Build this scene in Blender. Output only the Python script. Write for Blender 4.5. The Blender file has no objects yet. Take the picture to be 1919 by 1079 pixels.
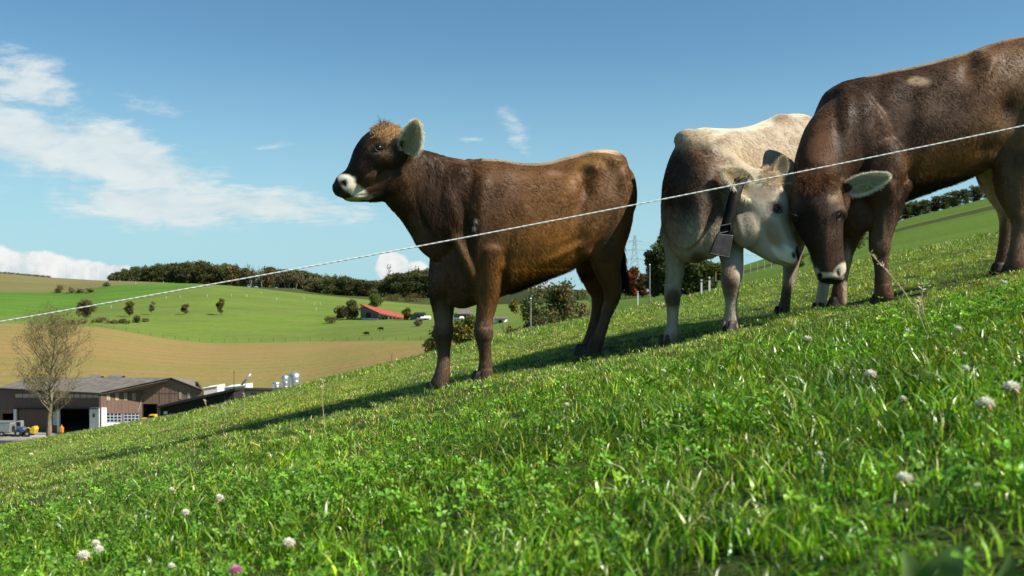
import bpy, math, random
import numpy as np
from mathutils import Vector, Matrix, noise as mnoise
R = math.radians
rng = np.random.default_rng(7)
random.seed(7)
scene = bpy.context.scene
col = scene.collection

# ------------------------------------------------------------------ camera, light, exposure
FPX = 1850.0                      # focal length in photograph pixels (1919 wide)
cam_data = bpy.data.cameras.new('camera')
cam_data.sensor_width = 36.0
cam_data.lens = 36.0 * FPX / 1919.0
cam_data.clip_start = 0.05
cam_data.clip_end = 20000.0
cam_data.dof.use_dof = True
cam_data.dof.focus_distance = 5.4
cam_data.dof.aperture_fstop = 7.1
camera = bpy.data.objects.new('camera', cam_data)
camera.rotation_euler = (R(90), 0, 0)
col.objects.link(camera)
scene.camera = camera

SUN = Vector((1.84, -0.62, 1.88)).normalized()       # direction towards the sun
sun_el = math.asin(SUN.z)
sun_az = math.atan2(SUN.x, SUN.y)                    # clockwise from +Y
sun_data = bpy.data.lights.new('sun', 'SUN')
sun_data.energy = 5.0
sun_data.angle = R(0.5)
sun_data.color = (1.0, 0.93, 0.82)
sun = bpy.data.objects.new('sun', sun_data)
sun.rotation_euler = SUN.to_track_quat('Z', 'Y').to_euler()
sun.location = (20, -10, 30)
col.objects.link(sun)

scene.view_settings.view_transform = 'Standard'
scene.view_settings.look = 'None'
scene.view_settings.exposure = 0.60
scene.view_settings.gamma = 1.0
scene.view_settings.use_curve_mapping = False
scene.render.engine = 'CYCLES'
scene.cycles.max_bounces = 6
scene.cycles.diffuse_bounces = 3
scene.cycles.glossy_bounces = 2
scene.cycles.transmission_bounces = 3
scene.cycles.transparent_max_bounces = 4
scene.cycles.use_denoising = True

# ------------------------------------------------------------------ node expression helper
class NT:
    def __init__(s, tree):
        s.t = tree; s.n = tree.nodes; s.l = tree.links
        s.n.clear()
    def node(s, kind, **kw):
        n = s.n.new(kind)
        for k, v in kw.items():
            setattr(n, k, v)
        return n
    def put(s, sock, v):
        if isinstance(v, E): v = v.s
        if isinstance(v, bpy.types.NodeSocket): s.l.new(v, sock)
        elif v is not None:
            if isinstance(v, (tuple, list)) and sock.type == 'RGBA' and len(v) == 3: v = (*v, 1)
            sock.default_value = v
    def m(s, op, a, b=None, c=None, clamp=False):
        n = s.node('ShaderNodeMath', operation=op, use_clamp=clamp)
        s.put(n.inputs[0], a)
        if b is not None: s.put(n.inputs[1], b)
        if c is not None: s.put(n.inputs[2], c)
        return E(s, n.outputs[0])
    def ramp(s, v, lo, hi, a=0.0, b=1.0):            # smoothstep map
        n = s.node('ShaderNodeMapRange', interpolation_type='SMOOTHSTEP')
        for i, x in enumerate((v, lo, hi, a, b)): s.put(n.inputs[i], x)
        return E(s, n.outputs[0])
    def mix(s, f, a, b, mode='MIX'):
        n = s.node('ShaderNodeMix', data_type='RGBA', blend_type=mode)
        s.put(n.inputs[0], f); s.put(n.inputs[6], a); s.put(n.inputs[7], b)
        return E(s, n.outputs[2])
    def noise(s, vec, scale, detail=3.0, rough=0.5, out=0, dist=0.0):
        n = s.node('ShaderNodeTexNoise')
        if vec is not None: s.put(n.inputs['Vector'], vec)
        s.put(n.inputs['Scale'], scale); s.put(n.inputs['Detail'], detail)
        s.put(n.inputs['Roughness'], rough); s.put(n.inputs['Distortion'], dist)
        return E(s, n.outputs[out])
    def comb(s, x, y, z):
        n = s.node('ShaderNodeCombineXYZ')
        for i, v in enumerate((x, y, z)): s.put(n.inputs[i], v)
        return E(s, n.outputs[0])
    def sep(s, v):
        n = s.node('ShaderNodeSeparateXYZ'); s.put(n.inputs[0], v)
        return [E(s, o) for o in n.outputs]
    def pos(s):
        return E(s, s.node('ShaderNodeNewGeometry').outputs['Position'])
    def objc(s):
        return E(s, s.node('ShaderNodeTexCoord').outputs['Object'])
    def scalev(s, v, sc, rot=(0, 0, 0)):
        n = s.node('ShaderNodeMapping'); s.put(n.inputs[0], v)
        n.inputs['Scale'].default_value = sc; n.inputs['Rotation'].default_value = rot
        return E(s, n.outputs[0])
class E:
    def __init__(s, t, sock): s.t = t; s.s = sock
    def __add__(s, o): return s.t.m('ADD', s, o)
    __radd__ = __add__
    def __sub__(s, o): return s.t.m('SUBTRACT', s, o)
    def __rsub__(s, o): return s.t.m('SUBTRACT', o, s)
    def __mul__(s, o): return s.t.m('MULTIPLY', s, o)
    __rmul__ = __mul__
    def __truediv__(s, o): return s.t.m('DIVIDE', s, o)
    def exp(s): return s.t.m('EXPONENT', s)
    def clamp(s): return s.t.m('ADD', s, 0.0, clamp=True)

def mat(name, build=None, color=(0.5, 0.5, 0.5), rough=0.8, spec=0.3, metal=0.0, var=0.12, vscale=3.0):
    """Principled material; build(t) may return dict of socket overrides."""
    m = bpy.data.materials.new(name); m.use_nodes = True
    t = NT(m.node_tree)
    out = t.node('ShaderNodeOutputMaterial'); bs = t.node('ShaderNodeBsdfPrincipled')
    t.l.new(bs.outputs[0], out.inputs[0])
    d = {'Roughness': rough, 'Specular IOR Level': spec, 'Metallic': metal}
    if build is None:
        n = t.noise(t.objc(), vscale, 4, 0.6)
        d['Base Color'] = t.mix(t.ramp(n, 0.3, 0.7), tuple(c * (1 - var) for c in color), tuple(min(1, c * (1 + var)) for c in color))
    else:
        d.update(build(t))
    tr = d.pop('translucent', None)
    for k, v in d.items():
        if k == 'bump':
            b = t.node('ShaderNodeBump'); b.inputs['Strength'].default_value = v[1]; b.inputs['Distance'].default_value = v[2]
            t.put(b.inputs['Height'], v[0]); t.l.new(b.outputs[0], bs.inputs['Normal'])
        else: t.put(bs.inputs[k], v)
    if tr is not None:
        ms = t.node('ShaderNodeMixShader'); tb = t.node('ShaderNodeBsdfTranslucent')
        t.put(tb.inputs[0], tr[1]); t.put(ms.inputs[0], tr[0])
        t.l.new(bs.outputs[0], ms.inputs[1]); t.l.new(tb.outputs[0], ms.inputs[2]); t.l.new(ms.outputs[0], out.inputs[0])
    return m

# ------------------------------------------------------------------ world: physical sky with a cloud sheet and cumulus
world = bpy.data.worlds.new('World'); scene.world = world; world.use_nodes = True
t = NT(world.node_tree)
out = t.node('ShaderNodeOutputWorld'); bg = t.node('ShaderNodeBackground')
t.l.new(bg.outputs[0], out.inputs[0])
SKYK = 0.10
bg.inputs[1].default_value = SKYK
sky = t.node('ShaderNodeTexSky', sky_type='NISHITA')
sky.sun_disc = False; sky.sun_elevation = sun_el; sky.sun_rotation = sun_az
sky.altitude = 500; sky.air_density = 1.0; sky.dust_density = 0.6; sky.ozone_density = 1.6
direc = E(t, t.node('ShaderNodeTexCoord').outputs['Generated'])
dx, dy, dz = t.sep(direc)
yy = t.m('MAXIMUM', dy, 0.02)
U = dx / yy * FPX + 960.0
V = 540.0 - dz / yy * FPX
zz = t.m('MAXIMUM', dz, 0.02)
layer = t.comb(dx / zz, dy / zz, 0.0)                # a flat cloud sheet seen in perspective
def blobs(lst):
    acc = None
    for (u0, v0, a, b, ang, k) in lst:
        ca, sa = math.cos(R(ang)), math.sin(R(ang))
        du, dv = U - u0, V - v0
        p = (du * ca + dv * sa) / a; q = (dv * ca - du * sa) / b
        g = t.m('MULTIPLY', (0.0 - (p * p + q * q)).exp(), k)
        acc = g if acc is None else t.m('MAXIMUM', acc, g)
    return acc
front = t.ramp(dy, 0.05, 0.3)
n1 = t.noise(t.scalev(layer, (1.0, 1.0, 1), (0, 0, R(28))), 2.6, 7, 0.62, dist=0.25)
n2 = t.noise(t.scalev(t.comb(U * 0.001, V * 0.001, 0.0), (1, 2.6, 1), (0, 0, R(12))), 9.0, 6, 0.6, dist=0.4)
m1 = blobs([(-150, 180, 230, 85, 20, 1.0), (60, 150, 110, 60, 20, 0.85), (60, 260, 260, 75, 18, 1.0), (240, 300, 210, 70, 22, 1.05),
            (300, 385, 210, 52, 5, 1.05), (480, 385, 200, 38, 3, 1.0), (590, 392, 130, 26, 3, 0.80), (-300, 320, 300, 60, 10, .7),
            (965, 245, 55, 30, 60, 0.50), (985, 280, 40, 22, 70, 0.40), (280, 195, 90, 28, 15, 0.50), (510, 272, 60, 12, -8, .42), (885, 262, 40, 10, 0, .42)])
n3 = t.noise(t.scalev(t.comb(U * 0.001, V * 0.001, 0.7), (1, 3.2, 1), (0, 0, R(10))), 34.0, 5, 0.65)
a1 = t.ramp(m1 + (n1 - 0.5) * 0.75 + (n2 - 0.5) * 1.25 + (n3 - 0.5) * 0.45, 0.26, 0.88, 0.0, 0.90) * front * t.ramp(m1, 0.12, 0.4)
wild = t.ramp(n1, 0.60, 0.85, 0.0, 0.5) * (1.0 - front) * t.ramp(dz, 0.05, 0.25)
nc = t.noise(t.comb(U * 0.001, V * 0.001, 0.3), 16.0, 6, 0.6)
m2 = blobs([(-60, 510, 140, 66, 0, 1.35), (70, 505, 110, 42, 8, 1.2), (160, 515, 85, 33, 0, 1.1), (222, 514, 45, 26, 0, 1.0), (-350, 520, 200, 60, 0, 1.2),
            (736, 500, 38, 34, 0, 1.25), (775, 515, 40, 30, 0, 1.1), (840, 530, 60, 30, 0, 1.0), (1000, 545, 120, 25, 0, .8), (2300, 560, 200, 60, 0, 1.1)])
a2 = t.ramp(m2 + (nc - 0.5) * 0.9, 0.52, 0.72) * front
skyc = t.mix(1.0, sky.outputs[0], (0.50, 0.73, 0.785), 'MULTIPLY')
hz = t.ramp(dz, -0.02, 0.26, 1.0, 0.0)
skyc = t.mix(hz * 0.85, skyc, (2.80, 4.60, 5.35))
c1 = t.mix(t.ramp(n2, 0.3, 0.7), (4.2, 4.9, 5.15), (5.3, 5.65, 5.65))
c2 = t.mix(t.ramp(nc + (n1 - 0.5) * 0.5 + (500.0 - V) * 0.004, 0.34, 0.66), (4.3, 4.8, 4.95), (6.0, 6.05, 5.95))
skyc = t.mix((a1 + wild).clamp(), skyc, c1)
skyc = t.mix(a2, skyc, c2)
t.put(bg.inputs[0], skyc)

# ------------------------------------------------------------------ object helpers
def tag(o, label=None, cat=None, group=None, kind=None):
    if label: o['label'] = label
    if cat: o['category'] = cat
    if group: o['group'] = group
    if kind: o['kind'] = kind
    return o
def link(name, me, parent=None, mats=None):
    o = bpy.data.objects.new(name, me); col.objects.link(o)
    if parent: o.parent = parent
    return o
def empty(name, loc=(0, 0, 0), rz=0.0):
    o = bpy.data.objects.new(name, None); o.location = loc; o.rotation_euler = (0, 0, rz)
    o.empty_display_size = 0.2; col.objects.link(o); return o
class MB:
    """mesh builder: collects verts / faces / material slots, builds ONE object"""
    def __init__(s): s.v = []; s.f = []; s.mi = []
    def add(s, vs, fs, mi=0):
        b = len(s.v); s.v += [tuple(v) for v in vs]
        s.f += [tuple(i + b for i in f) for f in fs]; s.mi += [mi] * len(fs); return s
    def hexa(s, p, mi=0):           # 8 points: bottom 0-3 ccw, top 4-7
        return s.add(p, [(3, 2, 1, 0), (4, 5, 6, 7), (0, 1, 5, 4), (1, 2, 6, 5), (2, 3, 7, 6), (3, 0, 4, 7)], mi)
    def box(s, c, d, mi=0, rz=0.0):
        x, y, z = [k / 2 for k in d]; ca, sa = math.cos(rz), math.sin(rz)
        pts = [(-x, -y, -z), (x, -y, -z), (x, y, -z), (-x, y, -z), (-x, -y, z), (x, -y, z), (x, y, z), (-x, y, z)]
        return s.hexa([(c[0] + a * ca - b * sa, c[1] + a * sa + b * ca, c[2] + q) for a, b, q in pts], mi)
    def tube(s, pts, rs, n=8, mi=0, cap=True):
        pts = [Vector(p) for p in pts]
        if not hasattr(rs, '__len__'): rs = [rs] * len(pts)
        vs = []; fs = []; ref = None
        for i, p in enumerate(pts):
            T = (pts[min(i + 1, len(pts) - 1)] - pts[max(i - 1, 0)]).normalized()
            if ref is None: ref = T.orthogonal().normalized()
            ref = (ref - T * ref.dot(T)).normalized(); B = T.cross(ref)
            for k in range(n):
                a = 2 * math.pi * k / n
                vs.append(p + (ref * math.cos(a) + B * math.sin(a)) * rs[i])
        for i in range(len(pts) - 1):
            for k in range(n):
                k2 = (k + 1) % n
                fs.append((i * n + k, i * n + k2, (i + 1) * n + k2, (i + 1) * n + k))
        if cap:
            fs.append(tuple(range(n))[::-1]); fs.append(tuple(range((len(pts) - 1) * n, len(pts) * n)))
        return s.add(vs, fs, mi)
    def build(s, name, mats, parent=None, smooth=False, loc=None):
        me = bpy.data.meshes.new(name)
        vs = s.v if loc is None else [(v[0] - loc[0], v[1] - loc[1], v[2] - loc[2]) for v in s.v]
        me.from_pydata(vs, [], s.f)
        mats = mats if isinstance(mats, (list, tuple)) else [mats]
        for m in mats: me.materials.append(m)
        if len(mats) > 1: me.polygons.foreach_set('material_index', s.mi)
        if smooth: me.polygons.foreach_set('use_smooth', [True] * len(me.polygons))
        o = link(name, me, parent)
        if loc is not None and parent is None: o.location = loc
        return o
def np_mesh(name, V, F, mats, smooth=False):
    """V (n,3), F (m,k) numpy"""
    me = bpy.data.meshes.new(name)
    k = F.shape[1]
    me.vertices.add(len(V)); me.vertices.foreach_set('co', V.astype(np.float32).ravel())
    me.loops.add(F.size); me.loops.foreach_set('vertex_index', F.astype(np.int32).ravel())
    me.polygons.add(len(F)); me.polygons.foreach_set('loop_start', np.arange(0, F.size, k, dtype=np.int32))
    if smooth: me.polygons.foreach_set('use_smooth', np.ones(len(F), bool))
    me.update(calc_edges=True)
    for m in (mats if isinstance(mats, (list, tuple)) else [mats]): me.materials.append(m)
    return me
def set_col(me, name, rgb):
    at = me.attributes.new(name, 'FLOAT_COLOR', 'POINT')
    a = np.ones((len(rgb), 4), np.float32); a[:, :3] = rgb; at.data.foreach_set('color', a.ravel())
def P(u, v, d):                    # the point seen at photograph pixel (u, v), d metres ahead
    return Vector(((u - 960.0) / FPX * d, d, -(v - 540.0) / FPX * d))
def PX(d): return d / FPX          # metres per pixel at distance d
def vnoise(p, s=1.0): return mnoise.noise(Vector(p) * s)
# ------------------------------------------------------------------ the pasture slope under the cows
HOOVES = {   # cow: pixel column, row, distance of every hoof
 'a': [(908, 717, 5.25), (820, 738, 5.42), (1110, 672, 5.58), (1100, 664, 5.84)],
 'b': [(1254, 648, 5.42), (1371, 623, 5.22), (1467, 592, 6.32), (1538, 586, 6.12)],
 'c': [(1659, 571, 5.40), (1573, 577, 5.68), (1904, 512, 5.58), (1880, 512, 5.86)],
}
def g0(x, y):
    yc = np.maximum(y, 0)
    z = -0.405 + 0.21 * x - 0.0075 * y - 0.00101 * yc * yc
    z = np.where(y > 35, z - 0.0016 * (y - 35) ** 2, z)
    q = np.clip((y - 4.5) / 9.0, 0, 1); z = z - 0.034 * np.clip(-x, 0, 16) * q * q * (3 - 2 * q)
    xr = np.maximum(np.abs(x) - 8, 0) * np.sign(x)
    return z - 0.07 * xr * (x < 0) - 0.02 * xr * (x > 0)
_hp = np.array([list(P(*h)) for k in 'abc' for h in HOOVES[k]])
_S = 0.42
_K = np.exp(-((_hp[:, None, 0] - _hp[None, :, 0]) ** 2 + (_hp[:, None, 1] - _hp[None, :, 1]) ** 2) / (2 * _S * _S)) + np.eye(len(_hp)) * 0.06
_w = np.linalg.solve(_K, _hp[:, 2] - g0(_hp[:, 0], _hp[:, 1]))
def ground(x, y):
    x = np.asarray(x, float); y = np.asarray(y, float)
    z = g0(x, y)
    for i in range(len(_hp)):
        z = z + _w[i] * np.exp(-((x - _hp[i, 0]) ** 2 + (y - _hp[i, 1]) ** 2) / (2 * _S * _S))
    z = z - 0.012 * np.exp(-((y - 5.2) / 0.9) ** 2)
    z = z + 0.008 * np.sin(x * 2.3 + 1.3 * np.sin(y * 1.1)) * np.cos(y * 1.9 + x) + 0.018 * np.sin(x * .53 + 1) * np.sin(y * .41)
    return z
def gpix(u, v, dmax=40.0):         # where the ray of a pixel meets the pasture
    d = np.linspace(0.5, dmax, 4000)
    x = (u - 960) / FPX * d; z = -(v - 540) / FPX * d
    h = z - ground(x, d)
    i = np.argmax(h < 0) if (h < 0).any() else len(d) - 1
    return Vector((x[i], d[i], float(ground(x[i], d[i]))))

def m_soil(t):
    p = t.pos(); n = t.noise(p, 3.0, 5, 0.6); n2 = t.noise(p, 40.0, 3, 0.6)
    c = t.mix(t.ramp(n, 0.35, 0.65), (0.030, 0.055, 0.010), (0.060, 0.085, 0.020))
    c = t.mix(t.ramp(n2, 0.5, 0.75), c, (0.06, 0.05, 0.025))
    return {'Base Color': c, 'Roughness': 0.95, 'Specular IOR Level': 0.1, 'bump': (n2, 0.6, 0.02)}
M_soil = mat('turf_soil', m_soil)
xs = np.concatenate([np.arange(-60, -14, 2.0), np.arange(-14, -4, 0.4), np.arange(-4, 5, 0.1), np.arange(5, 14, 0.4), np.arange(14, 62, 2.0)])
ys = np.concatenate([np.arange(-20, -1, 1.0), np.arange(-1, 8, 0.1), np.arange(8, 30, 0.5), np.arange(30, 96, 2.0)])
X, Y = np.meshgrid(xs, ys)
Z = ground(X, Y)
Vg = np.stack([X, Y, Z], -1).reshape(-1, 3)
nx, ny = len(xs), len(ys)
ii = (np.arange(ny - 1)[:, None] * nx + np.arange(nx - 1)[None, :]).ravel()
Fg = np.stack([ii, ii + 1, ii + nx + 1, ii + nx], -1)
o = link('ground', np_mesh('ground', Vg, Fg, M_soil, True)); tag(o, kind='structure', label='sloping pasture ground beneath the grass')

# ------------------------------------------------------------------ far terrain: strips between boundary curves
def tab(pairs):
    a = np.array(pairs, float)
    def f(u): return np.interp(u, a[:, 0], a[:, 1])
    return f
def smooth_tab(pairs):
    f = tab(pairs)
    def g(u):
        s = 0
        for k in (-24, -12, 0, 12, 24): s = s + f(np.asarray(u) + k)
        return s / 5
    return g
RV = [  # pixel height of every ring, as a function of the pixel column
 smooth_tab([(-900, 940), (0, 905), (600, 790), (960, 690), (1240, 600), (1500, 540), (1919, 480), (2900, 300)]),
 smooth_tab([(-900, 850), (0, 829), (300, 826), (600, 760), (960, 665), (1240, 572), (1500, 520), (1919, 452), (2900, 260)]),
 smooth_tab([(-900, 760), (0, 745), (500, 735), (800, 690), (960, 648), (1240, 566), (1340, 546), (1500, 508), (1700, 470), (1919, 432), (2900, 240)]),
 smooth_tab([(-900, 585), (0, 605), (80, 609), (180, 612), (250, 624), (320, 637), (400, 644), (480, 643), (600, 640), (790, 639), (960, 625), (1240, 562), (1340, 537), (1500, 496), (1700, 448), (1919, 404), (2900, 220)]),
 smooth_tab([(-900, 602), (0, 592), (80, 590), (150, 583), (210, 568), (290, 550), (380, 533.6), (450, 538), (520, 546), (600, 554.5), (800, 573.5), (1000, 575), (1240, 556), (1340, 528), (1500, 484), (1700, 430), (1850, 396), (1919, 380), (2900, 180)]),
 smooth_tab([(-900, 540), (0, 548), (130, 549), (200, 536), (300, 530.5), (380, 532), (450, 537), (520, 545), (600, 553.5), (800, 572), (1000, 570), (1240, 553), (1340, 523), (1500, 478), (1700, 424), (1850, 388), (1919, 372), (2900, 160)]),
 smooth_tab([(-900, 495), (0, 512), (90, 520), (190, 526), (300, 529), (400, 536), (560, 541), (620, 552), (800, 556), (1000, 540), (1240, 549), (1340, 515), (1480, 470), (1600, 437), (1700, 410), (1850, 372), (1919, 352), (2900, 130)]),
]
RD = [
 smooth_tab([(-900, 96), (600, 92), (1000, 70), (1240, 52), (1919, 45), (2900, 45)]),
 smooth_tab([(-900, 136), (600, 136), (1000, 95), (1240, 66), (1919, 58), (2900, 58)]),
 smooth_tab([(-900, 190), (600, 190), (1000, 130), (1240, 90), (1919, 80), (2900, 80)]),
 smooth_tab([(-900, 330), (600, 330), (1000, 200), (1240, 120), (1919, 110), (2900, 110)]),
 smooth_tab([(-900, 470), (0, 470), (380, 590), (600, 610), (900, 560), (1240, 160), (1919, 160), (2900, 160)]),
 smooth_tab([(-900, 620), (600, 620), (900, 600), (1240, 190), (1919, 185), (2900, 185)]),
 smooth_tab([(-900, 760), (600, 740), (900, 700), (1240, 250), (1919, 250), (2900, 250)]),
]
def ring_pt(k, u):
    d = RD[k](u); v = RV[k](u)
    return np.stack([(u - 960) / FPX * d, d + 0 * u, -(v - 540) / FPX * d], -1)
def far_pt(k, f, u):               # point on the far terrain between ring k and k+1
    a = ring_pt(k, np.array([float(u)]))[0]; b = ring_pt(k + 1, np.array([float(u)]))[0]
    return Vector(a * (1 - f) + b * f)
def far_at(u, v):
    """far-terrain point seen at pixel (u, v)"""
    best = None
    for k in range(6):
        va, vb = float(RV[k](u)), float(RV[k + 1](u))
        if va >= v >= vb and va > vb:
            for f in np.linspace(0, 1, 120):
                q = far_pt(k, f, u)
                pv = 540 - q.z / q.y * FPX
                if pv <= v: return Vector((((u - 960) / FPX) * q.y, q.y, q.z))
    k = 5; q = far_pt(5, 1.0, u)
    return q
def strip(name, k, u0, u1, m, rows=10, du=6, label=None, bumpz=0.0):
    us = np.arange(u0, u1 + 0.1, du)
    A = ring_pt(k, us); B = ring_pt(k + 1, us)
    L = []
    for i in range(rows + 1):
        f = i / rows; Pn = A * (1 - f) + B * f
        L.append(Pn)
    Vv = np.concatenate(L); n = len(us)
    ii = (np.arange(rows)[:, None] * n + np.arange(n - 1)[None, :]).ravel()
    F = np.stack([ii, ii + 1, ii + n + 1, ii + n], -1)
    o = link(name, np_mesh(name, Vv, F, m, True)); tag(o, kind='structure', label=label); return o

def field(c1, c2, c3, s=0.02, streak=(1, 1), fine=0.6, rot=0.0, fs=1.0, lines=None):
    def b(t):
        p = t.scalev(t.pos(), (streak[0], streak[1], 0.3), (0, 0, R(rot)))
        n = t.noise(p, s, 4, 0.55, dist=0.3); n2 = t.noise(p, s * 9, 4, 0.65); n3 = t.noise(t.pos(), fs, 4, 0.7)
        c = t.mix(t.ramp(n, 0.36, 0.64), c1, c2)
        c = t.mix(t.ramp(n2, 0.42, 0.72) * fine, c, c3)
        c = t.mix(t.ramp(n3, 0.45, 0.75) * 0.35, c, tuple(k * 0.55 for k in c1))
        if lines:
            x, y, z = t.sep(t.pos()); q = (x * math.cos(R(lines[1])) + y * math.sin(R(lines[1]))) * (1.0 / lines[0]) + n * 0.9
            w = t.ramp(t.m('ABSOLUTE', t.m('FRACT', q) - 0.5), 0.0, 0.16); k = w * lines[2] + (1.0 - lines[2])
            c = t.mix(1.0, c, t.comb(k, k, k), 'MULTIPLY')
        return {'Base Color': c, 'Roughness': 0.95, 'Specular IOR Level': 0.08, 'bump': (n3, 0.7, 0.5)}
    return b
M_valley = mat('valley_grass', field((0.10, 0.13, 0.025), (0.13, 0.15, 0.03), (0.08, 0.11, 0.02)))
M_tan = mat('stubble', field((0.275, 0.195, 0.072), (0.215, 0.20, 0.055), (0.31, 0.195, 0.08), 0.012, (0.35, 2.2), 0.6, 4, .5, (9, 86, .12)))
M_mead = mat('rough_meadow', field((0.112, 0.172, 0.030), (0.135, 0.215, 0.028), (0.20, 0.19, 0.07), 0.02, (0.7, 1.6), 0.7, 0, .35))
M_bright = mat('young_crop', field((0.085, 0.180, 0.026), (0.11, 0.21, 0.030), (0.085, 0.16, 0.02), 0.012, (0.5, 2.0), 0.5, 0, 1.0, (16, 78, .16)))
M_top = mat('dry_field', field((0.195, 0.170, 0.072), (0.16, 0.16, 0.055), (0.23, 0.185, 0.085), 0.01, (0.4, 3), 0.6, 0, 1.0, (14, 80, .12)))
M_dim = mat('forest_edge_meadow', field((0.055, 0.075, 0.02), (0.07, 0.085, 0.024), (0.08, 0.075, 0.03), 0.012, (0.5, 2), 0.4))
M_lush = mat('hill_meadow', field((0.085, 0.150, 0.018), (0.11, 0.185, 0.022), (0.13, 0.165, 0.03), 0.03, (0.5, 2.0), 0.5, -12, .9))
M_bank = mat('dry_bank', field((0.16, 0.15, 0.06), (0.12, 0.13, 0.04), (0.20, 0.17, 0.09), 0.1, (1, 1), 0.5))
strip('valley_ground', 0, -900, 1104, M_valley, 6); strip('valley_ground', 1, -900, 1104, M_valley, 4)
strip('stubble_field', 2, -900, 1104, M_tan, 16, label='tan stubble field rising behind the brown barn')
strip('meadow', 3, -900, 1104, M_mead, 16, label='rough olive green meadow with small orchard trees')
strip('crop_field', 4, -900, 384, M_bright, 10, 4, label='bright green young crop field on the left')
strip('meadow', 4, 384, 1104, M_mead, 4, 4)
strip('dry_field', 5, -900, 342, M_top, 8, 6, label='dry tan field under the left skyline')
strip('forest_meadow', 5, 342, 1104, M_dim, 8, 6, label='meadow in front of the wood, coloured dark for its shade')  # the wood's shade is put into this strip's dark green
for k in range(6):
    if k == 4: strip('field_track', k, 1104, 2900, M_dim, 3, 8, label='darker strip across the right hill meadow')
    else: strip('hill_meadow', k, 1104, 2900, M_lush if k > 1 else M_bank if k == 1 else M_lush, 8, 8, label='green hill meadow rising behind the cows' if k == 5 else None)
# beyond the skyline: plateau and plain out to the horizon
us = np.arange(-900, 2901, 10.0)
A = ring_pt(6, us); Bm = A * 1.25; Bm[:, 2] = A[:, 2] * 1.0 - 8.0
Cm = A / A[:, 1:2] * 2500.0; Cm[:, 2] = -70.0
Dm = A / A[:, 1:2] * 12000.0; Dm[:, 2] = -160.0
Vv = np.concatenate([A, Bm, Cm, Dm]); n = len(us)
ii = (np.arange(3)[:, None] * n + np.arange(n - 1)[None, :]).ravel()
o = link('far_plain', np_mesh('far_plain', Vv, np.stack([ii, ii + 1, ii + n + 1, ii + n], -1), M_dim, True)); tag(o, kind='structure')
# ground sheet far below everything so that no view finds a hole
Vv = np.array([(-9000, -9000, -200), (9000, -9000, -200), (9000, 12500, -200), (-9000, 12500, -200)], float)
o = link('terrain', np_mesh('terrain', Vv, np.array([[0, 1, 2, 3]]), M_valley)); tag(o, kind='structure')
# ------------------------------------------------------------------ grass, clover
def m_grass(t):
    at = t.node('ShaderNodeAttribute', attribute_name='tint'); base = E(t, at.outputs['Color'])
    p = t.pos(); n = t.noise(p, 0.9, 3, 0.6); n2 = t.noise(p, 4.5, 3, 0.6)
    rnd = E(t, t.node('ShaderNodeObjectInfo').outputs['Random'])
    c = t.mix(t.ramp(n, 0.38, 0.62), base, (1.25, 1.05, 0.85), 'MULTIPLY')
    c = t.mix(t.ramp(n2, 0.50, 0.72) * 0.55, c, (1.4, 1.10, 1.0), 'MULTIPLY')
    k = (rnd * 0.7 + 0.62) * t.ramp(t.noise(p, 2.2, 4, 0.6), 0.32, 0.68, 0.72, 1.25)
    c = t.mix(1.0, c, t.comb(k, k, k), 'MULTIPLY')
    return {'Base Color': c, 'Roughness': 0.33, 'Specular IOR Level': 0.42, 'translucent': (0.22, t.mix(1.0, c, (1.5, 1.55, 0.5), 'MULTIPLY'))}
M_grass = mat('grass_blades', m_grass)
def m_clover(t):
    at = t.node('ShaderNodeAttribute', attribute_name='tint'); c = E(t, at.outputs['Color'])
    rnd = E(t, t.node('ShaderNodeObjectInfo').outputs['Random']); k = rnd * 0.5 + 0.75
    c = t.mix(1.0, c, t.comb(k, k, k), 'MULTIPLY')
    return {'Base Color': c, 'Roughness': 0.42, 'Specular IOR Level': 0.35, 'translucent': (0.28, t.mix(1.0, c, (1.4, 1.5, 0.5), 'MULTIPLY'))}
M_clover = mat('clover_leaves', m_clover)

def blades(n, rad, hlo, hhi, w, lean, straw, r, tone=(1, 1, 1)):
    V = []; F = []; C = []
    for i in range(n):
        a = r.uniform(0, 6.283); q = rad * math.sqrt(r.uniform())
        bx, by = q * math.cos(a), q * math.sin(a)
        h = r.uniform(hlo, hhi); ww = w * r.uniform(0.6, 1.25)
        la = r.uniform(0, 6.283); ln = h * lean * r.uniform(0.1, 1.0); fa = r.uniform(0, 3.14)
        wx, wy = math.cos(fa) * ww / 2, math.sin(fa) * ww / 2
        b = len(V)
        for s, k in ((0.0, 0.8), (0.38, 1.0), (0.74, 0.72)):
            ox, oy = bx + math.cos(la) * ln * s ** 2.1, by + math.sin(la) * ln * s ** 2.1
            hz_ = h * (s - 0.16 * lean * s * s)
            V += [(ox - wx * k, oy - wy * k, hz_), (ox + wx * k, oy + wy * k, hz_)]
        ox, oy = bx + math.cos(la) * ln * 1.05, by + math.sin(la) * ln * 1.05
        V.append((ox, oy, h * (1 - 0.22 * lean)))
        F += [(b, b + 1, b + 3, b + 2), (b + 2, b + 3, b + 5, b + 4), (b + 4, b + 5, b + 6, b + 6)]
        u = r.uniform()
        if u < straw: c0 = np.array([0.165, 0.16, 0.13]) * r.uniform(0.7, 1.25); tip = c0 * 1.1
        elif u < straw + 0.22: c0 = np.array([0.120, 0.185, 0.024]); tip = np.array([0.20, 0.24, 0.05])
        elif u < 0.8: c0 = np.array([0.070, 0.165, 0.016]); tip = c0 * np.array([1.35, 1.15, 1.1])
        else: c0 = np.array([0.045, 0.125, 0.014]); tip = c0 * 1.25
        c0 = c0 * r.uniform(0.55, 1.60) * np.array([2.85, 2.75, 1.30]) * np.array(tone)
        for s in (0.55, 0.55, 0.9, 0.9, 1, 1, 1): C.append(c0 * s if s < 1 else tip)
    return V, F, C
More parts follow.
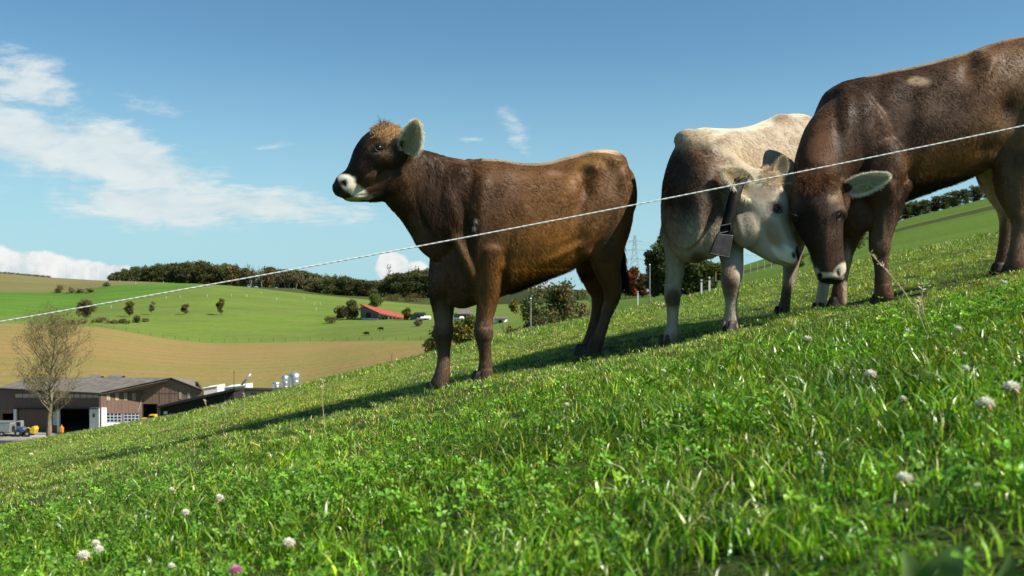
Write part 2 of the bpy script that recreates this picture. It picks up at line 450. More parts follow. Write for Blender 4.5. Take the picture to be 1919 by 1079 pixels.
def mk_tuft(name, V, F, C, m):
    me = bpy.data.meshes.new(name)
    me.from_pydata(V, [], [f if f[-1] != f[-2] else f[:-1] for f in F]); me.materials.append(m)
    set_col(me, 'tint', np.array(C)); me.polygons.foreach_set('use_smooth', [True] * len(me.polygons))
    return bpy.data.objects.new(name, me)
def clover(n, rad, hlo, hhi, lr, r):
    V = []; F = []; C = []
    for i in range(n):
        a = r.uniform(0, 6.283); q = rad * math.sqrt(r.uniform())
        h = r.uniform(hlo, hhi); cx, cy = q * math.cos(a), q * math.sin(a)
        tx, ty = cx + r.uniform(-.02, .02), cy + r.uniform(-.02, .02)
        b = len(V); w = 0.0008
        V += [(cx - w, cy, 0), (cx + w, cy, 0), (tx + w, ty, h), (tx - w, ty, h)]; F.append((b, b + 1, b + 2, b + 3))
        g = np.array([0.14, 0.33, 0.030]) * r.uniform(0.7, 1.4) * np.array([r.uniform(.85, 1.35), 1, 1])
        C += [g * .8] * 4
        L = lr * r.uniform(0.65, 1.15); a0 = r.uniform(0, 6.283)
        tilt = Vector((r.uniform(-.55, .55), r.uniform(-.75, .35), 1)).normalized()
        Q = tilt.to_track_quat('Z', 'Y')
        for k in range(3):
            aa = a0 + k * 2.094 + r.uniform(-.15, .15); b = len(V)
            for (fx, fy) in ((0.04, 0), (0.5, -0.36), (0.92, -0.38), (1.0, 0), (0.92, 0.38), (0.5, 0.36)):
                fz = 0.22 * abs(fy) / .36 + 0.10 * fx - 0.10 * (fx > .95)
                x, y = fx * math.cos(aa) - fy * math.sin(aa), fx * math.sin(aa) + fy * math.cos(aa)
                v = Q @ Vector((x * L, y * L, fz * L)); V.append((tx + v.x, ty + v.y, h + v.z))
                C.append(g * (1.0 if fx > .1 else .8))
            F += [(b, b + 1, b + 2, b + 3), (b, b + 3, b + 4, b + 5)]
    return V, F, C
r = np.random.default_rng(3)
def tuft_collection(name, specs):
    c = bpy.data.collections.new(name)
    for o in specs: c.objects.link(o)
    return c
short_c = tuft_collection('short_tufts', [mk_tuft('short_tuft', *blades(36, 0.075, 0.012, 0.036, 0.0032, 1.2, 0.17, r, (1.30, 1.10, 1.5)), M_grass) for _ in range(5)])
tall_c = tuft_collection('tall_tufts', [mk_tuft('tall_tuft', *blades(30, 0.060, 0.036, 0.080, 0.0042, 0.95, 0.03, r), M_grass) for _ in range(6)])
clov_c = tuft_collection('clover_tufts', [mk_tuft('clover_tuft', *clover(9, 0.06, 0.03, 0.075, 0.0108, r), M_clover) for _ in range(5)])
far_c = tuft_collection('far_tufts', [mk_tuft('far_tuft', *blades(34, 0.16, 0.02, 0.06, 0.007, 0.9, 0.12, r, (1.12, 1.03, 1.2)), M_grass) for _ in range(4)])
dead_glint_c = tuft_collection('dead_glint_blades', [mk_tuft('dead_blade', *blades(3, 0.03, 0.025, 0.06, 0.0030, 1.3, 1.0, r), M_grass) for _ in range(4)])  # dead straw whose whitish colour also stands in for sun glints
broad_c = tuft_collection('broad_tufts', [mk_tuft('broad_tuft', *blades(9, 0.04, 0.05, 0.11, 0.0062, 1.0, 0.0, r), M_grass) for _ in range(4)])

def scatter(name, pts, coll, scale, label, seed=1):
    me = bpy.data.meshes.new(name + '_points'); me.vertices.add(len(pts)); me.vertices.foreach_set('co', pts.astype(np.float32).ravel())
    a = me.attributes.new('sc', 'FLOAT', 'POINT'); a.data.foreach_set('value', scale.astype(np.float32))
    o = link(name, me); tag(o, label=label, cat='grass', kind='stuff')
    ng = bpy.data.node_groups.new(name + '_nodes', 'GeometryNodeTree')
    ng.interface.new_socket('Geometry', in_out='INPUT', socket_type='NodeSocketGeometry')
    ng.interface.new_socket('Geometry', in_out='OUTPUT', socket_type='NodeSocketGeometry')
    N = ng.nodes; L = ng.links
    gi = N.new('NodeGroupInput'); go = N.new('NodeGroupOutput')
    iop = N.new('GeometryNodeInstanceOnPoints'); ci = N.new('GeometryNodeCollectionInfo')
    ci.inputs['Collection'].default_value = coll; ci.inputs['Separate Children'].default_value = True; ci.inputs['Reset Children'].default_value = True
    iop.inputs['Pick Instance'].default_value = True
    rv = N.new('FunctionNodeRandomValue'); rv.data_type = 'FLOAT_VECTOR'
    rv.inputs['Min'].default_value = (-0.18, -0.18, 0); rv.inputs['Max'].default_value = (0.18, 0.18, 6.283); rv.inputs['Seed'].default_value = seed
    na = N.new('GeometryNodeInputNamedAttribute'); na.data_type = 'FLOAT'; na.inputs['Name'].default_value = 'sc'
    mp = N.new('GeometryNodeMeshToPoints')
    L.new(gi.outputs[0], mp.inputs['Mesh']); L.new(mp.outputs[0], iop.inputs['Points'])
    L.new(ci.outputs[0], iop.inputs['Instance'])
    L.new(rv.outputs['Value'], iop.inputs['Rotation'])
    L.new(na.outputs[0], iop.inputs['Scale'])
    L.new(iop.outputs[0], go.inputs[0])
    md = o.modifiers.new('scatter', 'NODES'); md.node_group = ng
    return o
def sample(y0, y1, dens, margin=2.6, keep=None):
    half1 = 0.56 * y1 + margin
    n = int(dens * (y1 - y0) * 2 * half1)
    x = rng.uniform(-half1, half1, n); y = rng.uniform(y0, y1, n)
    k = (np.abs(x) < 0.56 * y + margin) & ((y > 0.72) | (np.abs(x) > 0.75))
    x, y = x[k], y[k]
    if keep is not None:
        w = keep(x, y); k = rng.uniform(size=len(x)) < w; x, y = x[k], y[k]
    return np.stack([x, y, ground(x, y) - 0.004], -1)
def nz(x, y, s, o=0.0): return 0.5 * (np.sin(x * s + o + 1.7 * np.sin(y * s * .83 + o)) * np.cos(y * s * 1.13 - x * s * .37 + o) + 0.5 * np.sin(2.3 * x * s + o) * np.sin(2.1 * y * s))
def tallness(x, y):       # 1 = long sward in front, 0 = grazed turf round the cows
    return 1 / (1 + np.exp((y - (3.35 + 0.10 * x + 0.55 * nz(x, y, 1.9) + 0.3 * nz(x, y, 5.0, 2))) / 0.22))
def far_tall(x, y): return np.clip((nz(x, y, 1.4, 1.0) - .28) * 3, 0, 1)
def S(p, lo, hi): return rng.uniform(lo, hi, len(p))
def crowd(p, lo, hi, s=2.6): return np.clip(0.5 + nz(p[:, 0], p[:, 1], s, .7), 0, 1) * (hi - lo) + lo + rng.uniform(-.12, .12, len(p))
p = sample(-0.6, 5.6, 300, keep=tallness); scatter('grass', p, tall_c, crowd(p, 0.60, 1.18), 'long green grass blades of the foreground sward', 1)
p = sample(-0.6, 5.6, 190, keep=lambda x, y: tallness(x, y) * np.clip(0.42 + nz(x, y, 3.1, 4), 0.08, 1)); scatter('clover', p, clov_c, S(p, 0.7, 1.35), 'round clover leaves in the foreground grass', 2)
p = sample(0.75, 5.0, 30, keep=tallness); scatter('grass', p, broad_c, S(p, 0.6, 1.15), 'scattered wide grass blades in the foreground', 3)
p = sample(3.0, 12.5, 170, keep=lambda x, y: 1 - 0.9 * tallness(x, y)); scatter('grass', p, short_c, crowd(p, 0.7, 1.15), 'short yellow green grazed turf around the cows', 4)
p = sample(3.2, 14, 9, keep=lambda x, y: (1 - tallness(x, y)) * ((y < 3.9) | (y > 6.6)) * np.clip(.2 + nz(x, y, 2, 9) * 1.3, 0, 1)); scatter('grass', p, tall_c, S(p, 0.40, 0.7), 'longer tufts left standing in the grazed turf', 5)
p = sample(3.4, 12, 22, keep=lambda x, y: (1 - tallness(x, y)) * np.clip(.1 + nz(x, y, 2.2, 3) * 1.5, 0, 1)); scatter('clover', p, clov_c, S(p, 0.45, 0.75), 'clover patches in the grazed turf', 6)
p = sample(11.5, 34, 26, 5.0); scatter('grass', p, far_c, crowd(p, 0.7, 1.25, .9), 'distant grass along the crest of the slope', 7)

p = sample(0.9, 7.5, 22); scatter('grass', p, dead_glint_c, S(p, 0.5, 1.1), 'pale dead blades also put in as sun glints in the sward', 8)
# flower heads of white clover, each a thing of its own
M_petal = mat('clover_petal', color=(0.84, 0.80, 0.68), rough=0.6, var=0.12, vscale=120)
M_petal_brown = mat('withered_petal', color=(0.36, 0.20, 0.10), rough=0.8, var=0.3, vscale=150)
M_pink = mat('red_clover_petal', color=(0.62, 0.22, 0.42), rough=0.6, var=0.2, vscale=150)
M_stem = mat('green_stem', color=(0.10, 0.20, 0.035), rough=0.6)
def clover_head(base, h, R_, pink, withered, r):
    root = empty('clover_flower', base)
    lean = Vector((r.uniform(-.25, .25), r.uniform(-.2, .1), 1)).normalized() * h
    MB().tube([(0, 0, -0.01), lean * .5 + Vector((0.003, 0, 0)), lean], [0.0011, .001, .0009], 5).build('stem', M_stem, root)
    for kind, n in (('petals', 46), ('withered_petals', 14 if withered else 0)):
        if not n: continue
        mb = MB()
        for i in range(n):
            if kind == 'petals': ph = math.acos(1 - 1.45 * (i + .5) / n); L = R_ * r.uniform(.85, 1.1)
            else: ph = r.uniform(1.75, 2.35); L = R_ * r.uniform(.95, 1.3)
            th = i * 2.39996
            dr = Vector((math.sin(ph) * math.cos(th), math.sin(ph) * math.sin(th), math.cos(ph) * .8))
            sd = dr.cross(Vector((0, 0, 1))); sd = sd.normalized() if sd.length > .01 else Vector((1, 0, 0))
            up = sd.cross(dr).normalized(); w = R_ * .16
            a = lean + dr * L * .25; m = lean + dr * L * .7; e = lean + dr * L
            mb.add([a, m + sd * w + up * w * .4, e, m - sd * w + up * w * .4, m - up * w * .7], [(0, 1, 2), (0, 2, 3), (0, 4, 1), (0, 3, 4), (1, 4, 2), (4, 3, 2)])
        mb.build(kind, M_petal_brown if kind != 'petals' else (M_pink if pink else M_petal), root)
    return root
r = np.random.default_rng(11)
FL = [  # pixel column, row of the head, diameter px, pink, withered, label
 (1722, 893, 38, 0, 1, 'white clover head over a brown withered skirt, alone in the lower right grass'),
 (1899, 727, 42, 0, 1, 'large white clover head with brown lower florets cut by the right edge'),
 (1842, 755, 42, 0, 1, 'loose cream and brown clover head left of the big one at the right edge'),
 (1643, 702, 30, 0, 1, 'cream clover head with brown base beside a pale round leaf'),
 (1797, 617, 20, 0, 0, 'white clover head highest on the right, below the second brown cow\'s hind legs'),
 (1811, 691, 20, 0, 0, 'flat white clover head above the loose brown one'),
 (1513, 636, 22, 0, 1, 'white clover head over a brown one, below the grazing cow\'s muzzle'),
 (1703, 620, 13, 0, 0, 'tiny white clover head left of the highest one'),
 (1250, 696, 14, 0, 0, 'small white clover head downhill of the pale cow\'s front hooves'),
 (1075, 755, 14, 0, 1, 'small pinkish clover head below the first cow\'s hind hooves'),
 (150, 1039, 32, 0, 1, 'pale brownish clover head lowest at the left'),
 (177, 1014, 22, 0, 0, 'white clover head above the pale brownish one at lower left'),
 (196, 1029, 24, 0, 0, 'cream clover head right of the white one at lower left'),
 (412, 930, 22, 0, 1, 'ragged white clover head left of the frame centre, above the drooping one'),
 (368, 956, 20, 0, 1, 'drooping brownish clover head below the ragged white one'),
 (312, 1057, 18, 0, 0, 'cream clover head left of the pink one at the bottom edge'),
 (449, 1068, 32, 1, 0, 'pink clover head at the bottom edge'),
 (322, 914, 14, 0, 0, 'small white clover head high in the left foreground'),
 (56, 852, 10, 0, 0, 'small white clover head at the left edge near the slope crest'),
 (566, 1010, 30, 0, 1, 'withered tan clover head in the lower middle foreground'),
 (1883, 530, 16, 0, 0, 'white clover head beside the second brown cow\'s hind hoof'),
 (1298, 842, 12, 0, 1, 'small faded clover head in the middle of the foreground'),
 (1545, 852, 16, 0, 0, 'faint white clover head in the shade of tall blades, right foreground'),
 (1703, 746, 18, 0, 1, 'cream clover bud left of the loose brown head'),
 (1804, 664, 12, 0, 1, 'small brown clover head between the two white ones on the right'),
]
for (u, v, dia, pink, wi, lab) in FL:
    g = gpix(u, v); d = g.y
    for _ in range(4):      # iterate so that the head, not the root, stands at the pixel
        h = 0.055 + 0.0 * d if d > 3 else 0.085
        h = h if d > 1.3 else 0.10
        xx = (u - 960) / FPX
        dd = np.linspace(0.5, 12, 2400); zz_ = -(v - 540) / FPX * dd - ground(xx * dd, dd)
        i = int(np.argmax(zz_ < h)); d = float(dd[i])
    base = Vector((xx * d, d, float(ground(xx * d, d))))
    f = clover_head(base, h, dia * 0.45 * d / FPX, pink, wi, r)
    tag(f, lab, 'flower', 'clover flowers in the grass')

# dry stalks, broad dock leaves
M_straw = mat('dry_straw', color=(0.46, 0.37, 0.22), rough=0.7, var=0.2, vscale=40)
M_straw2 = mat('pale_seed_head', color=(0.50, 0.43, 0.27), rough=0.8, var=0.25, vscale=90)
def stalk(pts, rad, lab, seeds=0.0, seed=1, soft=1.0):
    base = Vector(pts[0]); root = empty('dry_grass_stalk', base)
    q = [Vector(p) - base for p in pts]
    MB().tube(q, [rad * (1 - .5 * i / (len(q) - 1)) for i in range(len(q))], 5).build('stem', M_straw, root)
    if seeds:
        rr = random.Random(seed); mb = MB(); tip = q[-1]; bk = q[-2]
        for i in range(46):
            s = rr.random() * seeds; c = tip + (bk - tip).normalized() * s * 0.1
            d = Vector((rr.uniform(-1, 1), rr.uniform(-1, 1), rr.uniform(.1, 1.3))).normalized()
            L = rr.uniform(.006, .016) * soft; w = d.orthogonal().normalized() * L * .13
            mb.add([c, c + d * L * .6 + w, c + d * L, c + d * L * .6 - w], [(0, 1, 2), (0, 2, 3)])
        mb.build('seed_head', M_straw2, root)
    tag(root, lab, 'dry grass', 'dry grass stalks'); return root
b = gpix(612, 838); d = b.y
stalk([b, P(608, 790, d), P(604, 745, d), P(607, 712, d)], 0.0018, 'single upright dry straw stalk on the grazed slope left of the first cow', .5, 2, .8)
b = gpix(1745, 640); d = b.y * .98
stalk([b + Vector((0, 0, -.01)), P(1722, 590, d), P(1690, 540, d), P(1660, 505, d), P(1630, 474, d)], 0.0020, 'long pale straw leaning left across the second brown cow\'s front leg', .8, 3)
stalk([b + Vector((0.02, 0.02, -.01)), P(1731, 585, d), P(1727, 560, d), P(1733, 530, d)], 0.0020, 'bent feathery straw beside the long leaning one', 1.0, 5, 1.6)
for (u, v, top, lab) in ((420, 800, 752, 'thin weed stalk on the crest in front of the black shed'), (388, 806, 742, 'forked dry weed stalk leftmost on the crest before the shed'),
                         (456, 790, 730, 'pale weed stalk rightmost on the crest before the shed')):
    b = gpix(u, v)
    stalk([b, P(u + 3, (v + top) / 2, b.y), P(u + random.uniform(-6, 6), top + 8, b.y)], 0.0022, lab, .3, u)
def m_leaf(c):
    def b(t):
        n = t.noise(t.objc(), 30, 3, .6); k = t.mix(t.ramp(n, .35, .7), tuple(x * .8 for x in c), tuple(x * 1.2 for x in c))
        return {'Base Color': k, 'Roughness': 0.5, 'Specular IOR Level': 0.35, 'translucent': (0.25, t.mix(1.0, k, (1.3, 1.4, .6), 'MULTIPLY'))}
    return b
M_dock = mat('dock_leaf', m_leaf((0.13, 0.22, 0.07))); M_pale = mat('pale_leaf', m_leaf((0.24, 0.34, 0.12)))
def broad_leaf(name, base, tip, width, nrm, m, parent=None):
    base, tip = Vector(base), Vector(tip); ax = tip - base; L = ax.length; ax.normalize()
    sd = ax.cross(Vector(nrm)).normalized(); up = sd.cross(ax)
    V = []; F = []; n = 9
    for i in range(n + 1):
        s = i / n; w = width * (math.sin(math.pi * min(1, s * .93 + .05)) ** .8)
        for j, k in enumerate((-1, -.5, 0, .5, 1)):
            V.append(base + ax * L * s + sd * k * w + up * (abs(k) ** 1.3 * w * .35 + .08 * L * math.sin(3 * s) + .02 * w * math.sin(9 * s + k * 3)))
    for i in range(n):
        for j in range(4): a = i * 5 + j; F.append((a, a + 1, a + 6, a + 5))
    mb = MB(); mb.add(V, F); return mb.build(name, m, parent, True)
b = gpix(1700, 1180); root = empty('dock_plant', b); d = b.y
for k, (u0, v0, u1, v1, w, dd) in enumerate(((1710, 1120, 1802, 1018, .018, 1.0), (1700, 1120, 1690, 1030, .014, 1.02), (1725, 1130, 1760, 1065, .012, .97), (1850, 1130, 1895, 1035, .012, 1.0))):
    broad_leaf('leaf', P(u0, v0, d * dd) - b, P(u1, v1, d * dd * .98) - b, w, (0.3, -1, .5), M_dock, root)
tag(root, 'broad leaved dock plant at the bottom edge, right', 'plant')
for (u, v, w, h, lab) in ((1629, 683, .0075, 14, 'pale round leaf upright above the cream clover head'), (1838, 622, .0085, 20, 'pale oval leaf right of the highest clover head')):
    g = gpix(u, v + 16); root = empty('broad_leaf_plant', g)
    broad_leaf('leaf', P(u + 10, v + 6, g.y) - g, P(u - 12, v - 5, g.y) - g, w, (0, -.8, .7), M_pale, root)
    MB().tube([(0, 0, -.005), P(u + 10, v + 6, g.y) - g], .0012, 5).build('stem', M_stem, root)
    tag(root, lab, 'plant')
# ------------------------------------------------------------------ the white fence rope in front of the cows
M_rope = mat('white_rope', color=(0.80, 0.79, 0.76), rough=0.7, var=0.08, vscale=300)
RP = [(-700, 722), (-300, 652), (0, 603.5), (320, 546), (560, 502), (780, 462.5), (960, 428), (1190, 383.5), (1480, 327), (1700, 283), (1919, 238), (2300, 156), (2800, 40)]
_ru = np.array([a for a, b in RP], float); _rv = np.array([b for a, b in RP], float)
_pf = np.polyfit(_ru, _rv, 3)
mb = MB(); D = 3.0
us = np.linspace(-1900, 3600, 700)
path = [P(u, np.polyval(np.polyfit(_ru, _rv, 2), u), D) for u in us]
for ph in (0, 2.094, 4.189):
    mb.tube([p + Vector((0, math.cos(i * 1.25 + ph), math.sin(i * 1.25 + ph))) * 0.00110 for i, p in enumerate(path)], 0.0013, 6)
o = mb.build('fence_rope', M_rope, None, True, loc=path[len(path) // 2])
tag(o, 'thin white rope of the pasture fence crossing in front of the cows', 'fence')
# ------------------------------------------------------------------ cows
def m_hide(t):
    at = t.node('ShaderNodeAttribute', attribute_name='coat'); base = E(t, at.outputs['Color'])
    o = t.objc()
    n = t.noise(o, 9, 4, 0.6); n2 = t.noise(t.scalev(o, (60, 60, 14)), 3.0, 3, 0.6); n3 = t.noise(o, 2.7, 3, 0.5)
    k = 0.84 + n * 0.26 + n2 * 0.06
    c = t.mix(1.0, base, t.comb(k, k, k), 'MULTIPLY')
    return {'Base Color': c, 'Roughness': 0.50, 'Specular IOR Level': 0.12, 'bump': (n2, 0.2, 0.004),
            'Sheen Weight': 0.03, 'Sheen Roughness': 0.4}
M_hide = mat('cow_hide', m_hide)
def m_hair(t):
    at = t.node('ShaderNodeAttribute', attribute_name='coat')
    c = E(t, at.outputs['Color'])
    return {'Base Color': c, 'Roughness': 0.40, 'Specular IOR Level': 0.10, 'translucent': (0.22, t.mix(1.0, c, (1.2, 1.1, 1.0), 'MULTIPLY'))}
M_hair = mat('cow_hair', m_hair)
M_eye = mat('cow_eye', color=(0.006, 0.0045, 0.004), rough=0.10, spec=0.45)
M_lid = mat('cow_eyelid', color=(0.035, 0.022, 0.016), rough=0.5)
M_hoof = mat('cow_hoof', color=(0.045, 0.035, 0.028), rough=0.55, var=0.4, vscale=30)
M_ear_in = mat('ear_skin', color=(0.50, 0.46, 0.34), rough=0.8, var=0.25, vscale=60)
M_ear_dark = mat('ear_back_dark', color=(0.07, 0.045, 0.03), rough=0.8, var=0.3, vscale=60)
M_ear_pale = mat('ear_back_pale', color=(0.46, 0.38, 0.27), rough=0.8, var=0.2, vscale=60)
M_tag = mat('yellow_ear_tag', color=(0.50, 0.50, 0.06), rough=0.5, var=0.2, vscale=80)
M_wet = mat('wet_nose', color=(0.018, 0.015, 0.014), rough=0.28, spec=0.6, var=.4, vscale=200)

def catmull(A, m=5):
    A = np.asarray(A, float); n = len(A); out_ = []
    for i in range(n - 1):
        p0 = A[max(i - 1, 0)]; p1 = A[i]; p2 = A[i + 1]; p3 = A[min(i + 2, n - 1)]
        for j in range(m):
            s = j / m
            out_.append(0.5 * ((2 * p1) + (-p0 + p2) * s + (2 * p0 - 5 * p1 + 4 * p2 - p3) * s * s + (-p0 + 3 * p1 - 3 * p2 + p3) * s ** 3))
    out_.append(A[-1]); return np.array(out_)
class Flesh:
    def __init__(s): s.mb = MB()
    def loft(s, sec, side, n=2.0, egg=0.0, seg=28, vert=False, m=5):
        """sec rows: u, v, d, half thickness in picture px, half thickness along side in metres"""
        rows = []
        for (u, v, d, ru, rs) in sec:
            p = P(u, v, d); rows.append([p.x, p.y, p.z, ru * PX(d), rs])
        Rw = catmull(rows, m); side = Vector(side).normalized(); k = len(Rw)
        rings = []
        for i in range(k):
            T = Vector(Rw[min(i + 1, k - 1)][:3] - Rw[max(i - 1, 0)][:3]).normalized()
            up = Vector((0, 0, 1)) if vert else side.cross(T).normalized()
            sd = side if vert else (side - T * side.dot(T)).normalized()
            rings.append((Vector(Rw[i][:3]), sd, up, Rw[i][3], Rw[i][4], T))
        full = []
        c0 = rings[0]; c1 = rings[-1]
        r0 = min(c0[3], c0[4]) * .6; r1 = min(c1[3], c1[4]) * .6
        for a in (1.35, 0.95, 0.5): full.append((c0[0] - c0[5] * r0 * math.sin(a), c0[1], c0[2], c0[3] * math.cos(a), c0[4] * math.cos(a)))
        full += [r_[:5] for r_ in rings]
        for a in (0.5, 0.95, 1.35): full.append((c1[0] + c1[5] * r1 * math.sin(a), c1[1], c1[2], c1[3] * math.cos(a), c1[4] * math.cos(a)))
        V = []; F = []
        for (c, sd, up, ru, rs) in full:
            for j in range(seg):
                a = 2 * math.pi * j / seg; ca, sa = math.cos(a), math.sin(a)
                x = math.copysign(abs(ca) ** (2 / n), ca); y = math.copysign(abs(sa) ** (2 / n), sa)
                V.append(c + sd * (x * rs * (1 + egg * sa)) + up * (y * ru))
        for i in range(len(full) - 1):
            for j in range(seg):
                j2 = (j + 1) % seg; F.append((i * seg + j, i * seg + j2, (i + 1) * seg + j2, (i + 1) * seg + j))
        F.append(tuple(range(seg))[::-1]); L = (len(full) - 1) * seg; F.append(tuple(range(L, L + seg)))
        s.mb.add(V, F); return s
    def ball(s, u, v, d, ru, rv, rd, ang=0.0):
        c = P(u, v, d); a, b = ru * PX(d), rv * PX(d); ca, sa = math.cos(R(ang)), math.sin(R(ang))
        V = []; F = []; n, m = 20, 12
        for i in range(m + 1):
            th = math.pi * (i + .001) / (m + .002)
            for j in range(n):
                ph = 2 * math.pi * j / n
                x, z, y = a * math.sin(th) * math.cos(ph), b * math.cos(th), rd * math.sin(th) * math.sin(ph)
                V.append(c + Vector((x * ca - z * sa, y, x * sa + z * ca)))
        for i in range(m):
            for j in range(n):
                j2 = (j + 1) % n; F.append((i * n + j, (i + 1) * n + j, (i + 1) * n + j2, i * n + j2))
        F.append(tuple(range(n))); F.append(tuple(range(m * n, m * n + n))[::-1])
        s.mb.add(V, F); return s

def pix(Vv):
    return np.stack([Vv[:, 0] / Vv[:, 1] * FPX + 960, 540 - Vv[:, 2] / Vv[:, 1] * FPX], -1)
def mesh_np(me):
    Vv = np.empty(len(me.vertices) * 3, np.float32); me.vertices.foreach_get('co', Vv)
    N = np.empty(len(me.vertices) * 3, np.float32); me.vertices.foreach_get('normal', N)
    return Vv.reshape(-1, 3).astype(float), N.reshape(-1, 3).astype(float)
def sstep(x): x = np.clip(x, 0, 1); return x * x * (3 - 2 * x)

def make_body(root, flesh, voxel, smooth_it, bumps, base_fn, paints, dorsal_rim_light=None):
    """fuse the lofts into one skin, sculpt it, paint the coat; vertices are stored relative to root"""
    me0 = bpy.data.meshes.new('tmp'); me0.from_pydata([tuple(v) for v in flesh.mb.v], [], flesh.mb.f)
    import bmesh
    bm = bmesh.new(); bm.from_mesh(me0); bmesh.ops.recalc_face_normals(bm, faces=bm.faces); bm.to_mesh(me0); bm.free()
    ob = bpy.data.objects.new('tmp', me0); col.objects.link(ob)
    md = ob.modifiers.new('r', 'REMESH'); md.mode = 'VOXEL'; md.voxel_size = voxel; md.use_smooth_shade = True
    sm = ob.modifiers.new('s', 'SMOOTH'); sm.factor = 0.6; sm.iterations = smooth_it
    dg = bpy.context.evaluated_depsgraph_get(); dg.update()
    me = bpy.data.meshes.new_from_object(ob.evaluated_get(dg), depsgraph=dg)
    bpy.data.objects.remove(ob); bpy.data.meshes.remove(me0)
    Vv, N = mesh_np(me)
    for bp in bumps:
        u, v, ru, rv, ang, amp = bp[:6]; amp = amp * (1.7 if min(ru, rv) > 5 and max(ru, rv) > 25 else 1.0); px = pix(Vv); fr = np.einsum('ij,ij->i', N, Vv) < 0
        if len(bp) > 6: fr &= (Vv[:, 1] > bp[6]) & (Vv[:, 1] < bp[7])
        ca, sa = math.cos(R(ang)), math.sin(R(ang)); du, dv = px[:, 0] - u, px[:, 1] - v
        q = ((du * ca + dv * sa) / ru) ** 2 + ((dv * ca - du * sa) / rv) ** 2
        w = np.exp(-q) * fr; Vv = Vv + N * (w * amp)[:, None]
    me.vertices.foreach_set('co', Vv.astype(np.float32).ravel()); me.update()
    Vv, N = mesh_np(me); px = pix(Vv)
    C = base_fn(Vv, px, N)
    if dorsal_rim_light:  # pale dorsal hair; the back's sunlit rim is painted in with it
        f = (sstep((N[:, 2] - dorsal_rim_light[2]) / .10) * (px[:, 0] > dorsal_rim_light[0]) * (Vv[:, 2] > dorsal_rim_light[1]) * .85)[:, None]; C = C * (1 - f) + np.array(dorsal_rim_light[3]) * f
    nzv = np.array([mnoise.noise(Vector(p) * 14) for p in Vv])
    for pt in paints:
        u, v, ru, rv, ang, c, k, soft = pt[:8]
        ok = np.ones(len(Vv), bool)
        if len(pt) > 8: ok = (Vv[:, 1] > pt[8]) & (Vv[:, 1] < pt[9])
        ca, sa = math.cos(R(ang)), math.sin(R(ang)); du, dv = px[:, 0] - u, px[:, 1] - v
        q = np.sqrt(((du * ca + dv * sa) / ru) ** 2 + ((dv * ca - du * sa) / rv) ** 2) + nzv * 0.22 * min(1, soft * 3)
        w = sstep((1 + soft - q) / (2 * soft)) * k * ok
        C = C * (1 - w[:, None]) + np.array(c) * w[:, None]
    lum = C.mean(1, keepdims=True); C = np.clip(lum + (C - lum) * 1.22, 0.003, 0.9) * np.where(lum < .05, .72, np.where(lum < .3, 1.02, .90))
    C = np.clip(C, 0.003, 0.9)
    loc = np.array(root.location)
    me.vertices.foreach_set('co', (Vv - loc).astype(np.float32).ravel()); me.update()
    me.polygons.foreach_set('use_smooth', [True] * len(me.polygons))
    set_col(me, 'coat', C)
    me.materials.clear(); me.materials.append(M_hide)
    o = link('body', me, root)
    return o, Vv, N, C, px

def add_hair(name, parent, loc, Pt, Dr, L, C, rad=0.0007, droop=0.25, curl=0.0):
    """strands: Pt roots (world), Dr unit directions, L lengths, C colours"""
    n = len(Pt); k = 4
    hc = bpy.data.hair_curves.new(name); hc.add_curves([k] * n)
    pos = np.zeros((n, k, 3)); rd = np.zeros((n, k))
    rnd = rng.normal(size=(n, 3)) * curl
    for i in range(k):
        s = i / (k - 1)
        pos[:, i] = Pt + Dr * (L * s)[:, None] + np.array([0, 0, -1.0]) * (droop * L * s * s)[:, None] + rnd * (L * s * s)[:, None]
        rd[:, i] = rad * (1 - 0.8 * s)
    pos -= np.array(loc)
    hc.position_data.foreach_set('vector', pos.astype(np.float32).ravel())
    ra = hc.attributes.get('radius') or hc.attributes.new('radius', 'FLOAT', 'POINT')
    ra.data.foreach_set('value', rd.astype(np.float32).ravel())
    at = hc.attributes.new('coat', 'FLOAT_COLOR', 'CURVE'); a = np.ones((n, 4), np.float32); a[:, :3] = C
    at.data.foreach_set('color', a.ravel())
    hc.materials.append(M_hair)
    o = bpy.data.objects.new(name, hc); col.objects.link(o); o.parent = parent
    return o
def fur(body, root, Vv, N, C, n, flow, lfun, name='coat_hair'):
    me = body.data; me.calc_loop_triangles()
    T = np.empty(len(me.loop_triangles) * 3, np.int32); me.loop_triangles.foreach_get('vertices', T); T = T.reshape(-1, 3)
    A = np.linalg.norm(np.cross(Vv[T[:, 1]] - Vv[T[:, 0]], Vv[T[:, 2]] - Vv[T[:, 0]]), axis=1)
    idx = rng.choice(len(T), n, p=A / A.sum()); b = rng.dirichlet((1, 1, 1), n)
    f = lambda X: np.einsum('ij,ijk->ik', b, X[T[idx]])
    Pt, Nn, Cc = f(Vv), f(N), f(C); Nn /= np.linalg.norm(Nn, axis=1)[:, None] + 1e-9
    D = flow(Pt, pix(Pt)); D = D - Nn * np.einsum('ij,ij->i', D, Nn)[:, None]
    D /= np.linalg.norm(D, axis=1)[:, None] + 1e-6
    D = D + Nn * 0.15 + rng.normal(size=D.shape) * 0.07
    clump = np.array([tuple(mnoise.noise_vector(Vector(p) * 11)) for p in Pt]) * 0.20
    D += clump; D /= np.linalg.norm(D, axis=1)[:, None]
    L = lfun(Pt, pix(Pt)) * rng.uniform(.6, 1.25, n)
    Cc = Cc * (1 + .28 * np.array([mnoise.noise(Vector((p[0] * 38, p[1] * 38, p[2] * 12))) for p in Pt]) + rng.uniform(-.06, .06, n))[:, None]
    return add_hair(name, body, root.location, Pt, D, L, np.clip(Cc, .003, .92))

